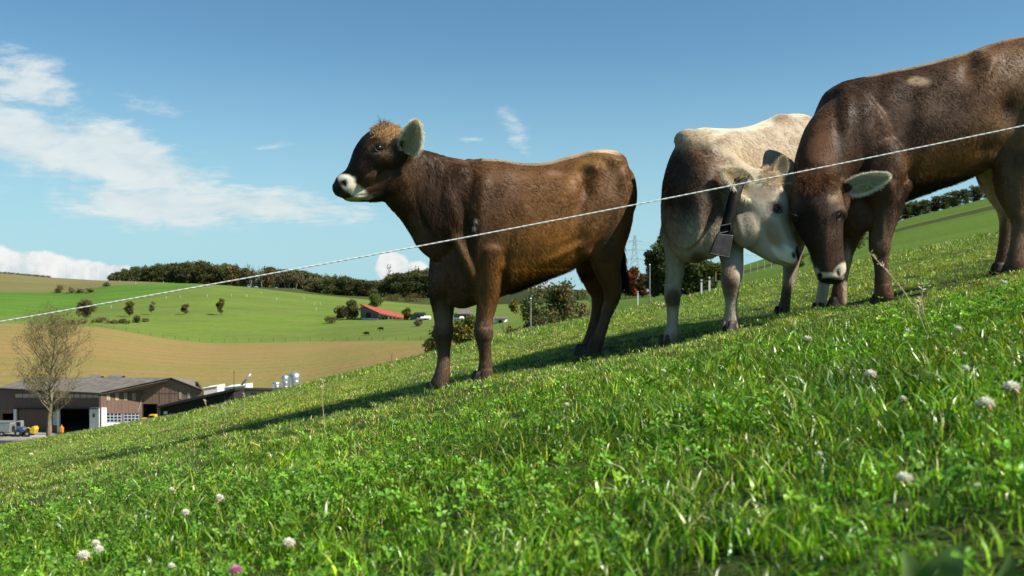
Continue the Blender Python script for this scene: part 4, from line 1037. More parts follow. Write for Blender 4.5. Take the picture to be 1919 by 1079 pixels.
paintsB = [(1278, 345, 66, 84, 8, (0.060, 0.038, 0.026), 1.0, .5), (1340, 380, 46, 50, 0, (0.070, 0.050, 0.038), .95, .5), (1332, 308, 72, 28, 38, (0.095, 0.058, 0.038), .9, .6), (1260, 430, 30, 30, 0, (0.20, 0.14, 0.10), .6, .7),
           (1300, 262, 40, 14, -8, (0.52, 0.42, 0.29), .8, .6), (1290, 275, 12, 10, 0, (0.22, 0.15, 0.10), .6, .6), (1466, 224, 16, 12, 10, (0.26, 0.19, 0.13), .7, .6), (1395, 300, 40, 26, -10, (0.50, 0.40, 0.275), .6, .8),
           (1307, 483, 16, 12, 0, (0.09, 0.06, 0.045), .8, .5), (1262, 558, 15, 20, 0, (0.075, 0.052, 0.038), .9, .4), (1369, 530, 17, 30, 0, (0.105, 0.068, 0.046), .85, .5), (1258, 640, 18, 14, 0, (0.24, 0.18, 0.13), .7, .5), (1371, 612, 18, 14, 0, (0.33, 0.24, 0.18), .7, .5),
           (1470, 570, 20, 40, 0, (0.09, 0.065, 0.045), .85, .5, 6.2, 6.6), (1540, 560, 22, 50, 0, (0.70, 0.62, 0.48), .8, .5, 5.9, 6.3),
           (1425, 400, 54, 74, -20, (0.52, 0.475, 0.395), .9, .6, 4.9, 5.30), (1432, 352, 20, 18, 0, (0.27, 0.215, 0.155), .6, .7, 4.9, 5.36), (1400, 432, 26, 42, -14, (0.33, 0.285, 0.23), .8, .7, 4.9, 5.33), (1438, 362, 24, 13, 10, (0.24, 0.195, 0.15), .75, .6, 4.9, 5.33), (1430, 430, 14, 30, -30, (0.58, 0.52, 0.42), .6, .7, 4.9, 5.33), (1456, 392, 17, 13, 10, (0.10, 0.08, 0.065), .9, .6, 4.9, 5.36), (1445, 425, 10, 26, -35, (0.34, 0.25, 0.165), .7, .6, 4.9, 5.36),
           (1474, 420, 7, 34, -18, (0.22, 0.18, 0.14), .6, .6, 4.9, 5.36), (1440, 335, 26, 12, -10, (0.68, 0.60, 0.45), .8, .6, 4.9, 5.36), (1400, 410, 24, 34, 0, (0.40, 0.34, 0.26), .5, .7, 4.9, 5.36),
           (1470, 475, 27, 15, 33, (0.82, 0.77, 0.66), 1.0, .15, 4.9, 5.33), (1452, 448, 9, 24, -35, (0.34, 0.235, 0.15), .8, .6, 4.9, 5.33), (1499, 478, 7, 17, -12, (0.03, 0.025, 0.022), 1.0, .2, 4.9, 5.33), (1488, 479, 6.5, 3.4, 75, (.008, .006, .006), 1.0, .35, 4.9, 5.33), (1470, 492, 18, 1.8, 20, (0.10, 0.07, 0.05), .8, .5, 4.9, 5.33)]
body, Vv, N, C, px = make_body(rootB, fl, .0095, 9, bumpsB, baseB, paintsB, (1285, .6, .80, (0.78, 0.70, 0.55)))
def flowB(Pt, q):
    D = np.tile(np.array([0.7, 0.5, -0.6]), (len(Pt), 1)); D[q[:, 1] > 480] = (0.1, 0.1, -1.0)
    hd = (q[:, 0] > 1385) & (Pt[:, 1] < 5.4); D[hd] = (-.7, 0.1, .7); return D
def lenB(Pt, q):
    L = np.full(len(Pt), 0.014); hd = (q[:, 0] > 1370) & (Pt[:, 1] < 5.4); L[hd] = .007; L[hd & (q[:, 1] > 455)] = .004; L[q[:, 1] > 520] = .011
    return L
fur(body, rootB, Vv, N, C, 130000, flowB, lenB)
tuft(body, rootB, Vv, N, [(1445, 322, 16, 1.0), (1452, 338, 14, 1.0), (1436, 334, 12, .6)], 900, .026, [(0.7, .58, .40), (.78, .70, .54), (.58, .42, .24)], .3, .5)
eye(rootB, Vv, N, 1458, 392, .023, 40, .72)
ear(rootB, P(1412, 362, 5.22), P(1357, 320, 5.14), .072, (.45, -1, .25), M_ear_pale, (.66, .56, .40), (.88, .80, .64), 2600, .3, .5, (.42, .52, .024, .022), .032, .8)
ear(rootB, P(1456, 330, 5.26), P(1471, 293, 5.25), .040, (.3, -1, .2), M_ear_pale, (.50, .36, .22), (.66, .54, .38), 700, .2, .5, None, .012, .8)
for (u, v, d), hw in zip(HOOVES['b'], (.042, .042, .042, .042)): hoof(rootB, u - 1, v, d, hw, (-.69, -.72, 0), 0)
tail(rootB, [(1524, 300, 6.66), (1530, 360, 6.72), (1530, 430, 6.72), (1530, 470, 6.72)], (.03, .022, .02, .012), (.2, .15, .10), .6)
# collar and bell: things of their own
M_strap = mat('black_leather', spec=.12, color=(0.008, 0.007, 0.007), rough=0.6, var=.4, vscale=40)
M_stud = mat('dull_stud', color=(0.35, 0.33, 0.28), rough=0.4, metal=0.8)
M_bell = mat('dark_steel_bell', color=(0.075, 0.068, 0.062), rough=0.5, metal=0.55, var=.35, vscale=25)
c0 = P(1372, 395, 5.35); rc = empty('collar', c0)
cp = [P(1398, 322, 5.24), P(1385, 345, 5.150), P(1376, 372, 5.105), (P(1369, 400, 5.088)), P(1361, 428, 5.078), P(1355, 446, 5.095), P(1352, 455, 5.18), P(1350, 440, 5.34), P(1366, 370, 5.50), P(1388, 325, 5.44), P(1398, 318, 5.34), P(1398, 322, 5.24)]
cq = [Vector(x) for x in catmull([list(x) for x in cp], 5)]; nn = len(cq) - 1
V = []; F = []
for i, q in enumerate(cq):
    T = (cq[min(i + 1, nn)] - cq[max(i - 1, 0)]).normalized(); ou = (q - P(1372, 390, 5.33)).normalized(); dn = T.cross(ou).normalized(); ou = dn.cross(T).normalized() * .0025; dn = dn * .030; q = q - c0
    V += [q - dn + ou, q + dn + ou, q + dn - ou, q - dn - ou]
for i in range(nn):
    for k in range(4): F.append((i * 4 + k, i * 4 + (k + 1) % 4, (i + 1) * 4 + (k + 1) % 4, (i + 1) * 4 + k))
mb = MB(); mb.add(V, F); mb.build('strap', M_strap, rc, True)
bk = P(1359, 432, 5.070) - c0; MB().tube([bk + Vector((-.03, 0, .022)), bk + Vector((.03, 0, .034)), bk + Vector((.033, 0, -.002)), bk + Vector((-.027, 0, -.014)), bk + Vector((-.03, 0, .022))], .003, 6).build('buckle', M_stud, rc)
tag(rc, 'black leather collar round the pale cow\'s neck', 'collar')
c0 = P(1354, 440, 5.055); rb = empty('cow_bell', c0)
TL, TR, BR, BL = P(1344, 438, 5.055) - c0, P(1374, 441, 5.055) - c0, P(1366, 483, 5.055) - c0, P(1329, 476, 5.055) - c0
V = []; th = .022
for q in (BL, BR, TR, TL): V.append(q + Vector((0, -th if q in (BL, BR) else -th * .6, 0)))
for q in (BL, BR, TR, TL): V.append(q + Vector((0, th if q in (BL, BR) else th * .6, 0)))
mb = MB(); mb.add(V, [(0, 1, 2, 3), (7, 6, 5, 4), (1, 5, 6, 2), (2, 6, 7, 3), (4, 0, 3, 7)])
bl = mb.build('bell_body', M_bell, rb)
bv = bl.modifiers.new('b', 'BEVEL'); bv.width = .004; bv.segments = 2
sl = bl.modifiers.new('s', 'SOLIDIFY'); sl.thickness = .003
ln = (BR - BL); MB().tube([BL + Vector((0, -th - .001, 0)), BR + Vector((0, -th - .001, 0))], .0035, 6).build('rim', M_bell, rb)
MB().tube([TL * .3 + TR * .7 + Vector((0, 0, -.01)), TL * .3 + TR * .7 + Vector((.012, 0, .03))], .008, 8).build('bell_loop', M_strap, rb)
MB().tube([(TL + TR) / 2, (BL + BR) / 2 + Vector((0, 0, .012))], .005, 8).build('clapper', M_bell, rb)
tag(rb, 'dark square steel bell hanging from the pale cow\'s collar', 'bell')

# ================================================================== third: big brown cow grazing on the right
SC = Vector((0.17, -0.985, 0)); base = P(1760, 545, 5.6); rootC = empty('cow', (base.x, base.y, float(ground(base.x, base.y))))
tag(rootC, 'large dark brown cow with its head lowered to graze, cut by the right edge', 'cow', 'cows on the slope')
fl = Flesh()
def tc(u, top, bot, hw): return (u, (top + bot) / 2, 5.53 + (u - 1550) * .00045, (bot - top) / 2, hw)
fl.loft([tc(1530, 215, 391, 0.112), tc(1552, 170, 416, 0.163), tc(1590, 151, 428, 0.200), tc(1640, 140, 400, 0.219), tc(1700, 128, 376, 0.246), tc(1760, 113, 354, 0.265), tc(1815, 97, 334, 0.260),
         tc(1860, 82, 306, 0.246), tc(1910, 70, 288, 0.223), tc(1960, 72, 283, 0.200), tc(2005, 90, 273, 0.149), tc(2030, 120, 248, 0.093)], SC, 2.15, -0.04, vert=True, seg=36)
fl.loft([(1612, 262, 5.50, 100, .20), (1572, 278, 5.42, 80, .16), (1548, 305, 5.34, 62, .130), (1536, 335, 5.28, 54, .110)], (0.25, -1, 0.0), 2.0, m=6)
fl.loft([(1590, 330, 5.50, 70, .14), (1560, 360, 5.40, 56, .11), (1545, 380, 5.32, 45, .10)], (0.25, -1, 0), 2.0)
HC = Vector((0.05, -1, 0.10))
fl.loft([(1533, 338, 5.24, 39.1, .075), (1531, 362, 5.21, 47.4, .098), (1532, 390, 5.19, 50.2, .108), (1537, 420, 5.17, 43.7, .105), (1545, 450, 5.15, 34.4, .088), (1552, 480, 5.14, 29.3, .072), (1556, 505, 5.13, 29.3, .066), (1557, 521, 5.12, 25.1, .055)], HC, 2.3)
fl.loft([(1540, 400, 5.28, 36, .09), (1546, 445, 5.24, 26, .065), (1553, 490, 5.20, 20, .05), (1556, 520, 5.18, 16, .035)], HC, 2.0)
fl.ball(1530, 340, 5.22, 34, 14, .07, 0); fl.ball(1576, 402, 5.135, 14, 13, .034, 0); fl.ball(1490, 402, 5.15, 12, 14, .034, 0); fl.ball(1586, 350, 5.20, 12, 12, .045, 0)
fl.ball(1655, 330, 5.36, 44, 76, .10, 0); fl.ball(1602, 400, 5.46, 34, 44, .12, 0)
fl.loft([(1665, 345, 5.38, 42, .11), (1661, 385, 5.37, 29, .078), (1655, 420, 5.37, 23.5, .060), (1650, 446, 5.37, 21, .055), (1649, 466, 5.37, 19.5, .052), (1651, 486, 5.38, 14.5, .040), (1653, 512, 5.38, 13, .034), (1656, 542, 5.38, 17, .044), (1658, 558, 5.38, 18, .046)], SC, 2.0)
fl.loft([(1600, 400, 5.70, 34, .10), (1590, 440, 5.70, 24, .07), (1582, 470, 5.70, 19, .052), (1579, 495, 5.69, 16, .045), (1576, 525, 5.69, 12.5, .034), (1573, 553, 5.68, 15, .04), (1572, 568, 5.68, 15, .042)], SC, 2.0)
fl.loft([(1925, 190, 5.58, 62, .15), (1920, 260, 5.55, 56, .13), (1906, 310, 5.54, 46, .105), (1900, 350, 5.55, 36, .080), (1908, 388, 5.57, 25, .056), (1914, 412, 5.58, 20, .045), (1910, 440, 5.58, 15.5, .036), (1906, 468, 5.57, 14.5, .034), (1903, 492, 5.57, 18, .042), (1902, 504, 5.57, 18, .044)], SC, 2.0)
fl.loft([(1900, 200, 5.82, 50, .13), (1880, 270, 5.84, 46, .11), (1862, 310, 5.85, 36, .09), (1868, 350, 5.86, 26, .065), (1882, 380, 5.87, 20, .05), (1888, 400, 5.87, 17, .044), (1887, 430, 5.86, 13.5, .034), (1883, 465, 5.86, 12.5, .032), (1879, 495, 5.86, 15, .038), (1878, 505, 5.86, 15, .04)], SC, 2.0)
bumpsC = [(1845, 112, 20, 14, 0, .026), (1530, 170, 20, 14, -30, .008), (1668, 352, 10, 14, 0, .014), (1630, 300, 12, 30, 10, .008), (1644, 462, 6, 10, 0, .006), (1655, 430, 4, 26, 0, .005), (1910, 402, 7, 10, 0, .008), (1862, 300, 20, 12, -40, .014), (1815, 125, 16, 26, 20, -.010), (1855, 130, 12, 40, 30, .010), (1895, 205, 22, 30, 0, -.020), (1800, 190, 50, 40, 0, -.008), (1850, 280, 30, 16, -35, -.010),
          (1700, 250, 18, 80, 10, -.006), (1668, 180, 16, 50, 10, .004), (1636, 230, 16, 60, 10, -.004), (1700, 340, 10, 40, 25, -.012), (1690, 300, 20, 40, 0, .008), (1740, 240, 8, 60, 14, -.001), (1765, 235, 8, 60, 14, -.001), (1790, 230, 8, 55, 14, -.001),
          (1590, 200, 14, 60, -6, .005), (1568, 220, 9, 60, -8, -.005), (1612, 250, 12, 60, -10, -.006), (1575, 408, 8, 7, -40, -.008), (1572, 396, 12, 5, -30, .007), (1550, 430, 5, 50, 5, .004),
          (1571, 510, 5, 7, 0, -.009), (1537, 516, 5, 6, 0, -.008), (1552, 523, 26, 2.5, 0, -.005), (1566, 440, 5, 30, 15, -.004), (1515, 420, 12, 30, 0, -.005), (1649, 478, 14, 3, 0, -.003), (1656, 530, 14, 3, 0, -.003)]
def baseC(Vv, px, N):
    u, v = px[:, 0], px[:, 1]
    C = np.tile(np.array((0.064, 0.037, 0.023)), (len(u), 1))
    f = (sstep((u - 1700) / 200) * .7)[:, None]; C = C * (1 - f) + np.array((0.125, 0.070, 0.038)) * f
    f = (sstep((v - 350) / 60) * (Vv[:, 1] > 5.26) * .9)[:, None]; C = C * (1 - f) + np.array((0.110, 0.072, 0.053)) * f
    return C
paintsC = [(1540, 280, 26, 80, -5, (0.135, 0.070, 0.042), .7, .6), (1660, 230, 34, 50, 10, (0.095, 0.058, 0.040), .6, .7), (1722, 153, 19, 9, 5, (0.36, 0.28, 0.19), .85, .35), (1770, 305, 80, 34, -15, (0.185, 0.098, 0.042), .8, .7), (1740, 200, 60, 40, 0, (0.085, 0.055, 0.038), .5, .8),
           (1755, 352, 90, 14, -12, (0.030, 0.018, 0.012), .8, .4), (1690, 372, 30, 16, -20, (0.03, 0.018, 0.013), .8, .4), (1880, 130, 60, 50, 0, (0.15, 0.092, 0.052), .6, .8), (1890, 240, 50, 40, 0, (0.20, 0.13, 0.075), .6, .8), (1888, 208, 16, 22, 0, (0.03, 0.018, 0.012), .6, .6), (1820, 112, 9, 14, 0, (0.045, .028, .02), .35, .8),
           (1670, 340, 40, 40, 0, (0.125, 0.075, 0.052), .7, .6), (1650, 455, 20, 60, 0, (0.150, 0.103, 0.075), .7, .6), (1655, 545, 22, 24, 0, (0.13, 0.072, 0.048), .8, .5), (1905, 400, 30, 100, 0, (0.185, 0.130, 0.088), .8, .5), (1905, 500, 26, 26, 0, (.11, .07, .048), .7, .5),
           (1866, 335, 30, 76, 0, (0.62, 0.51, 0.37), .9, .4, 5.66, 6.2), (1912, 300, 14, 20, 20, (0.05, 0.038, 0.026), .6, .5), (1720, 345, 16, 8, 0, (0.04, 0.03, 0.02), .6, .5), (1588, 520, 9, 60, 0, (0.55, 0.45, 0.33), .7, .4, 5.5, 5.9),  # last patch paints the far foreleg's white rim light into the coat
           (1535, 440, 62, 100, 0, (0.052, 0.033, 0.024), .95, .4, 4.9, 5.24), (1555, 455, 22, 70, 0, (0.085, 0.052, 0.038), .7, .6, 4.9, 5.22), (1558, 352, 13, 24, -20, (0.34, 0.245, 0.16), .85, .6, 4.9, 5.3), (1530, 345, 40, 16, 0, (0.14, 0.062, 0.032), .85, .6, 4.9, 5.3), (1490, 385, 12, 30, 0, (0.10, 0.06, 0.042), .6, .6, 4.9, 5.3), (1572, 408, 20, 14, -20, (0.02, 0.014, 0.012), .8, .6, 4.9, 5.2), (1510, 410, 26, 22, 0, (0.022, 0.015, 0.012), .7, .7, 4.9, 5.2), (1576, 372, 7, 22, -14, (0.16, 0.10, 0.065), .6, .6, 4.9, 5.25),
           (1576, 506, 15, 9, -50, (0.66, 0.60, 0.49), 1.0, .22, 4.9, 5.25), (1548, 517, 30, 6, 6, (0.62, 0.56, 0.46), 1.0, .3, 4.9, 5.25), (1530, 512, 6, 9, 0, (.5, .45, .36), .9, .3, 4.9, 5.25), (1553, 528, 24, 8, 0, (.018, .015, .014), 1.0, .25, 4.9, 5.25), (1571, 512, 7, 3.2, 62, (.008, .006, .006), 1.0, .4, 4.9, 5.25), (1537, 517, 5, 6, -15, (.02, .016, .014), 1.0, .3, 4.9, 5.25)]
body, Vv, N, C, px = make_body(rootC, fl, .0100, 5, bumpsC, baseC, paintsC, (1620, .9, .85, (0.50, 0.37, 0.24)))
def flowC(Pt, q):
    D = np.tile(np.array([0.85, 0.15, -0.6]), (len(Pt), 1)); D[q[:, 1] > 420] = (0.1, 0.1, -1.0)
    hd = (q[:, 0] < 1600) & (Pt[:, 1] < 5.27); D[hd] = (0.0, 0.1, 1.0); return D
def lenC(Pt, q):
    L = np.full(len(Pt), 0.012); hd = (q[:, 0] < 1600) & (Pt[:, 1] < 5.27); L[hd] = .010; L[hd & (q[:, 1] > 495)] = .004; L[(q[:, 1] > 430) & ~hd] = .010
    L[(q[:, 1] > 320) & (q[:, 0] > 1680) & (q[:, 0] < 1840)] = .026; return L
fur(body, rootC, Vv, N, C, 150000, flowC, lenC)
tuft(body, rootC, Vv, N, [(1530, 336, 24, 1.0), (1556, 342, 16, .7), (1510, 342, 16, .7)], 1200, .036, [(0.15, .065, .03), (.10, .045, .025), (.22, .11, .055)], -.5, .5)
tuft(body, rootC, Vv, N, [(1558, 350, 13, 1.0)], 500, .022, [(0.38, .27, .17), (.48, .37, .25)], -.6, .4)
eye(rootC, Vv, N, 1574, 408, .020, -40, .80)
eye(rootC, Vv, N, 1489, 410, .020, 40, .85)
ear(rootC, P(1586, 355, 5.18), P(1665, 328, 5.10), .049, (.25, -1, -.05), M_ear_dark, (.62, .60, .46), (.88, .84, .70), 4200, .2, .35, None, .018, .8)
ear(rootC, P(1500, 352, 5.26), P(1462, 366, 5.40), .045, (.1, -1, 0), M_ear_dark, (.4, .36, .26), (.6, .5, .38), 300)
# mossy green hair patch inside the big ear, built as a flat disc
e0 = [o for o in rootC.children if o.name.startswith('ear')][0]
M_tag2 = mat('mossy_ear_tag', color=(0.26, 0.27, 0.10), rough=0.8, var=.45, vscale=70)
c = P(1631, 349, 5.118) - rootC.location; V = [c + Vector((math.cos(a) * .022, .002, math.sin(a) * .017)) for a in np.linspace(0, 6.283, 15)[:-1]]
V2 = [v + Vector((0, .004, 0)) for v in V]; mb = MB(); mb.add(V + V2, [tuple(range(14)), tuple(range(14, 28))[::-1]] + [(i, (i + 1) % 14, 14 + (i + 1) % 14, 14 + i) for i in range(14)])
mb.build('ear_mark', M_tag2, e0)
for (u, v, d), hw in zip(HOOVES['c'], (.048, .042, .047, .044)): hoof(rootC, u - 1, v, d, hw, (-.985, -.17, 0), 0)
tail(rootC, [(2034, 110, 5.78), (2044, 200, 5.80), (2040, 300, 5.80), (2038, 370, 5.80)], (.035, .025, .02, .012), (.04, .022, .016), .6)
# ================================================================== far things
def m_fol(t):
    at = t.node('ShaderNodeAttribute', attribute_name='tint'); c = E(t, at.outputs['Color'])
    rnd = E(t, t.node('ShaderNodeObjectInfo').outputs['Random']); k = rnd * 0.5 + 0.75
    c = t.mix(1.0, c, t.comb(k * 1.08, k, k), 'MULTIPLY')
    return {'Base Color': c, 'Roughness': 0.75, 'Specular IOR Level': 0.12, 'translucent': (0.35, c)}
M_fol = mat('foliage', m_fol)
M_bark = mat('bark', color=(0.085, 0.066, 0.048), rough=0.9, var=.35, vscale=3)
M_barkpale = mat('pale_bark', color=(0.24, 0.215, 0.17), rough=0.9, var=.3, vscale=2)
TR = np.random.default_rng(21)
def leaves(centers, radii, n, leaf, cols, squash=.85, shell=.45):
    """leaf-sized diamonds through the volume of several lobes; arrays V, F, C"""
    centers = np.array(centers); radii = np.array(radii); w = radii ** 2; idx = TR.choice(len(radii), n, p=w / w.sum())
    d = TR.normal(size=(n, 3)); d /= np.linalg.norm(d, axis=1)[:, None]
    r_ = radii[idx] * (shell + (1 - shell) * TR.uniform(size=n) ** .5) * TR.uniform(.85, 1.12, n)
    c = centers[idx] + d * r_[:, None] * np.array([1, 1, squash])
    a = TR.normal(size=(n, 3)) + d * .4; a /= np.linalg.norm(a, axis=1)[:, None]
    b = np.cross(a, TR.normal(size=(n, 3))); b /= np.linalg.norm(b, axis=1)[:, None]
    L = leaf * TR.uniform(.55, 1.35, n)[:, None]
    V = np.stack([c - a * L, c + b * L * .55 + a * L * .1, c + a * L, c - b * L * .55 + a * L * .1], 1).reshape(-1, 3)
    F = np.arange(n * 4).reshape(-1, 4)
    cols = np.array(cols); lobe_c = cols[TR.integers(0, len(cols), len(radii))]
    C = lobe_c[idx] * .6 + cols[TR.integers(0, len(cols), n)] * .4
    C = C * TR.uniform(.65, 1.35, n)[:, None]
    return V, F, np.repeat(C, 4, axis=0)
def limbs(H, r0, levels, spread, seed, first=.3, nsides=5, up=.35, child=(3, 5), decay=.66):
    rr = random.Random(seed); mb = MB(); tips = []
    def grow(p, d, L, r_, lv):
        pts = [p]; q = p; dd = d
        for i in range(3):
            dd = (dd + Vector((rr.gauss(0, .10), rr.gauss(0, .10), up * .12))).normalized(); q = q + dd * L / 3; pts.append(q)
        mb.tube(pts, [r_, r_ * .86, r_ * .72, r_ * .55], nsides if lv == 0 else (4 if lv < 3 else 3), cap=False)
        if lv >= levels: tips.append(q); return
        for k in range(rr.randint(*child)):
            f = rr.uniform(first if lv == 0 else .35, 1.0); i = min(2, int(f * 3)); s = pts[i].lerp(pts[i + 1], f * 3 - i)
            a = rr.uniform(0, 6.283); o_ = dd.orthogonal().normalized(); o_ = Matrix.Rotation(a, 3, dd) @ o_
            nd = (dd * (1 - spread) + o_ * spread + Vector((0, 0, up * .4))).normalized()
            grow(s, nd, L * decay * rr.uniform(.75, 1.15), r_ * .52, lv + 1)
        grow(q, dd, L * decay, r_ * .55, lv + 1)
    grow(Vector((0, 0, -.3)), Vector((0, 0, 1)), H, r0, 0)
    return mb, tips
def crown_lobes(H, Rr, n, base, seed, top=.35):
    rr = random.Random(seed); cs, rs_ = [], []
    for i in range(n):
        z = rr.uniform(base, H - Rr * top); k = 1 - abs((z - base) / (H - base) - .42) * 1.05
        a = rr.uniform(0, 6.283); k = max(k, .35); q = Rr * .66 * k * math.sqrt(rr.random())
        cs.append((math.cos(a) * q, math.sin(a) * q, z)); rs_.append(Rr * rr.uniform(.34, .56) * (.6 + .4 * k))
    return cs, rs_
def arr_mesh(name, V, F, C, m):
    me = np_mesh(name, V, F, m); set_col(me, 'tint', C); return me
G_dark = [(0.080, 0.115, 0.038), (0.105, 0.130, 0.042), (0.13, 0.13, 0.042), (0.082, 0.115, 0.046)]
G_aut = [(0.15, 0.125, 0.042), (0.12, 0.115, 0.040), (0.19, 0.14, 0.044), (0.095, 0.105, 0.034)]
G_mid = [(0.085, 0.125, 0.030), (0.11, 0.145, 0.034), (0.070, 0.105, 0.028)]
G_yel = [(0.24, 0.22, 0.04), (0.17, 0.19, 0.036), (0.30, 0.24, 0.045)]
G_brown = [(0.14, 0.105, 0.055), (0.115, 0.095, 0.048), (0.16, 0.12, 0.06)]
G_red = [(0.20, 0.055, 0.022), (0.14, 0.045, 0.02), (0.22, 0.09, 0.03)]
G_grey = [(0.21, 0.20, 0.095), (0.16, 0.17, 0.07), (0.24, 0.21, 0.10)]
def wood_tree_mesh(name, H, Rr, cols, seed, conifer=False, n=700, leaf=.55, sparse=False):
    if conifer:
        cs = [(0, 0, H * f) for f in np.linspace(.12, .98, 12)]; rs_ = [Rr * (1 - f * .93) for f in np.linspace(0, 1, 12)]
        V, F, C = leaves(cs, rs_, n, leaf * .8, cols, .5, .5)
    else:
        cs, rs_ = crown_lobes(H, Rr, 26, H * (.30 if sparse else .06), seed); V, F, C = leaves(cs, rs_, n if sparse else 1000, leaf * (1.0 if sparse else 1.25), cols, .9, .3)
    mb, _ = limbs(H * .42, H * .022, 2, .5, seed, .5)
    tv = np.array(mb.v); k = len(V)
    me = bpy.data.meshes.new(name); me.from_pydata([tuple(v) for v in V] + mb.v, [], [tuple(f) for f in F] + [tuple(i + k for i in f) for f in mb.f])
    me.materials.append(M_fol); me.materials.append(M_barkpale if sparse else M_bark)
    me.polygons.foreach_set('material_index', [0] * len(F) + [1] * len(mb.f))
    set_col(me, 'tint', np.concatenate([C, np.full((len(tv), 3), .05)])); return me
WT = {'dark': [wood_tree_mesh('wood_tree', 18, 5.6, G_dark, s) for s in (1, 2, 3)],
      'aut': [wood_tree_mesh('wood_tree', 17, 5.0, G_aut, s) for s in (4, 5)],
      'mid': [wood_tree_mesh('wood_tree', 16, 5.2, G_dark[:2] + G_mid[2:], s) for s in (6, 7)],
      'con': [wood_tree_mesh('wood_tree', 20, 3.3, [(0.055, 0.090, 0.042), (0.07, 0.10, 0.045)], s, True) for s in (8,)],
      'thin': [wood_tree_mesh('wood_tree', 17, 3.6, G_aut, s, n=260, sparse=True) for s in (9, 10)]}
rr = random.Random(5)
def wood(urange, base_v, top_v, d0, rows, step, kinds, label, group, lo=.85, name='wood_tree'):
    for row in range(rows):
        u = urange[0] + rr.uniform(0, step)
        while u < urange[1]:
            d = d0 + row * 11 + rr.uniform(-4, 4); bv = float(base_v(u)); b = P(u, bv, d); b.z -= row * .1
            Hh = (bv - float(top_v(u))) * PX(d) * rr.uniform(lo, 1.03)
            k = kinds(u, row, rr); me = rr.choice(WT[k]); s = Hh / {'dark': 18, 'aut': 17, 'mid': 16, 'con': 20, 'thin': 17}[k]
            o = link(name, me); o.location = b; w = s * rr.uniform(.95, 1.45) * (1.35 if 'right' in group else 1.0); o.scale = (w, w, s); o.rotation_euler = (0, 0, rr.uniform(0, 6.28))
            lab_ = label[k] if isinstance(label, dict) else label; f_ = (u - urange[0]) / (urange[1] - urange[0]); tag(o, lab_ + ', ' + ('front row', 'second row', 'third row', 'back row')[row] + ' ' + ('near left end', 'left of middle', 'in middle', 'right of middle', 'near right end')[min(4, max(0, int(f_ * 5)))], 'tree', group)
            u += step * rr.uniform(.6, 1.4)
def k1(u, row, r_):
    if row == 0 and u > 470: return 'thin' if r_.random() < .75 else 'aut'
    if 440 < u < 540 and row > 0: return r_.choice(['con', 'con', 'aut'])
    return r_.choice(['dark', 'dark', 'dark', 'mid', 'aut' if u > 320 else 'dark'])
wl = {'dark': 'dark broadleaf tree of the wood on the left skyline', 'mid': 'dull green tree of the wood on the left skyline', 'aut': 'brownish autumn tree of the wood on the left skyline',
      'con': 'dark pointed conifer of the wood on the left skyline', 'thin': 'slender pale trunked tree of the wood on the left skyline'}
wood((205, 655), RV[6], tab([(200, 516), (225, 504), (250, 498), (300, 492), (370, 485), (400, 490), (450, 494), (520, 499), (560, 503), (620, 514), (655, 520)]), 762, 4, 12, k1, wl, 'trees of the skyline wood')
def k2(u, row, r_): return r_.choice(['dark', 'dark', 'mid', 'aut'])
wl2 = {k: v.replace('of the wood on the left skyline', 'of the wood behind the red roofed farm') for k, v in wl.items()}
wl2['thin'] = 'tall thin tree above the wood behind the farm'
wood((575, 835), tab([(560, 556), (600, 556), (680, 560), (850, 562)]), tab([(570, 535), (590, 524), (640, 514), (690, 523), (720, 520), (750, 508), (800, 500), (835, 505)]), 690, 4, 11, k2, wl2, 'trees of the nearer wood')
wood((728, 800), tab([(700, 558), (850, 560)]), tab([(728, 497), (740, 489), (752, 505), (790, 494)]), 705, 1, 17, lambda *a: 'thin', wl2, 'trees of the nearer wood', .95)
wl3 = {k: 'distant tree of the row on the right skyline' for k in WT}
wood((1630, 1975), RV[6], tab([(1470, 440), (1600, 400), (1690, 378), (1740, 366), (1780, 354), (1850, 342), (1919, 322), (2050, 284)]), 252, 2, 19, lambda u, row, r_: r_.choice(['dark', 'mid', 'dark', 'aut']), wl3, 'trees on the right skyline', .8)

def tree(name, base, H, Rr, cols, seed, label, group=None, n=2200, leaf=.22, lobes=18, low=.3, trunk=M_bark, cat='tree', levels=3, squash=.9, shell=.25):
    root = empty(name, base); mb, tips = limbs(H * .36, max(.04, H * .020), levels, .5, seed, .45)
    mb.build('trunk', trunk, root)
    cs, rs_ = crown_lobes(H, Rr, lobes, H * low, seed)
    V, F, C = leaves(cs, rs_, n, leaf, cols, squash, shell)
    c = link('crown', arr_mesh('crown', V, F, C, M_fol), root)
    tag(root, label, cat, group); return root
def bush(base, H, Rr, cols, seed, label, n=900, leaf=.18, group=None, name='bush'):
    root = empty(name, base); rr_ = random.Random(seed); mb = MB()
    for k in range(7):
        a = rr_.uniform(0, 6.28); mb.tube([(0, 0, -.1), (math.cos(a) * Rr * .3, math.sin(a) * Rr * .3, H * .5), (math.cos(a) * Rr * .55, math.sin(a) * Rr * .5, H * .85)], [H * .02, H * .014, H * .006], 4)
    mb.build('stem', M_bark, root)
    cs = []; rs_ = []
    for k in range(14): a = rr_.uniform(0, 6.28); q = rr_.random() * Rr * .8; cs.append((math.cos(a) * q, math.sin(a) * q, H * rr_.uniform(.15, .7))); rs_.append(min(H, Rr) * rr_.uniform(.32, .5))
    V, F, C = leaves(cs, rs_, n, leaf, cols, .9, .2); link('crown', arr_mesh('crown', V, F, C, M_fol), root)
    tag(root, label, 'bush', group); return root
def at_far(u, v): return far_at(u, v)
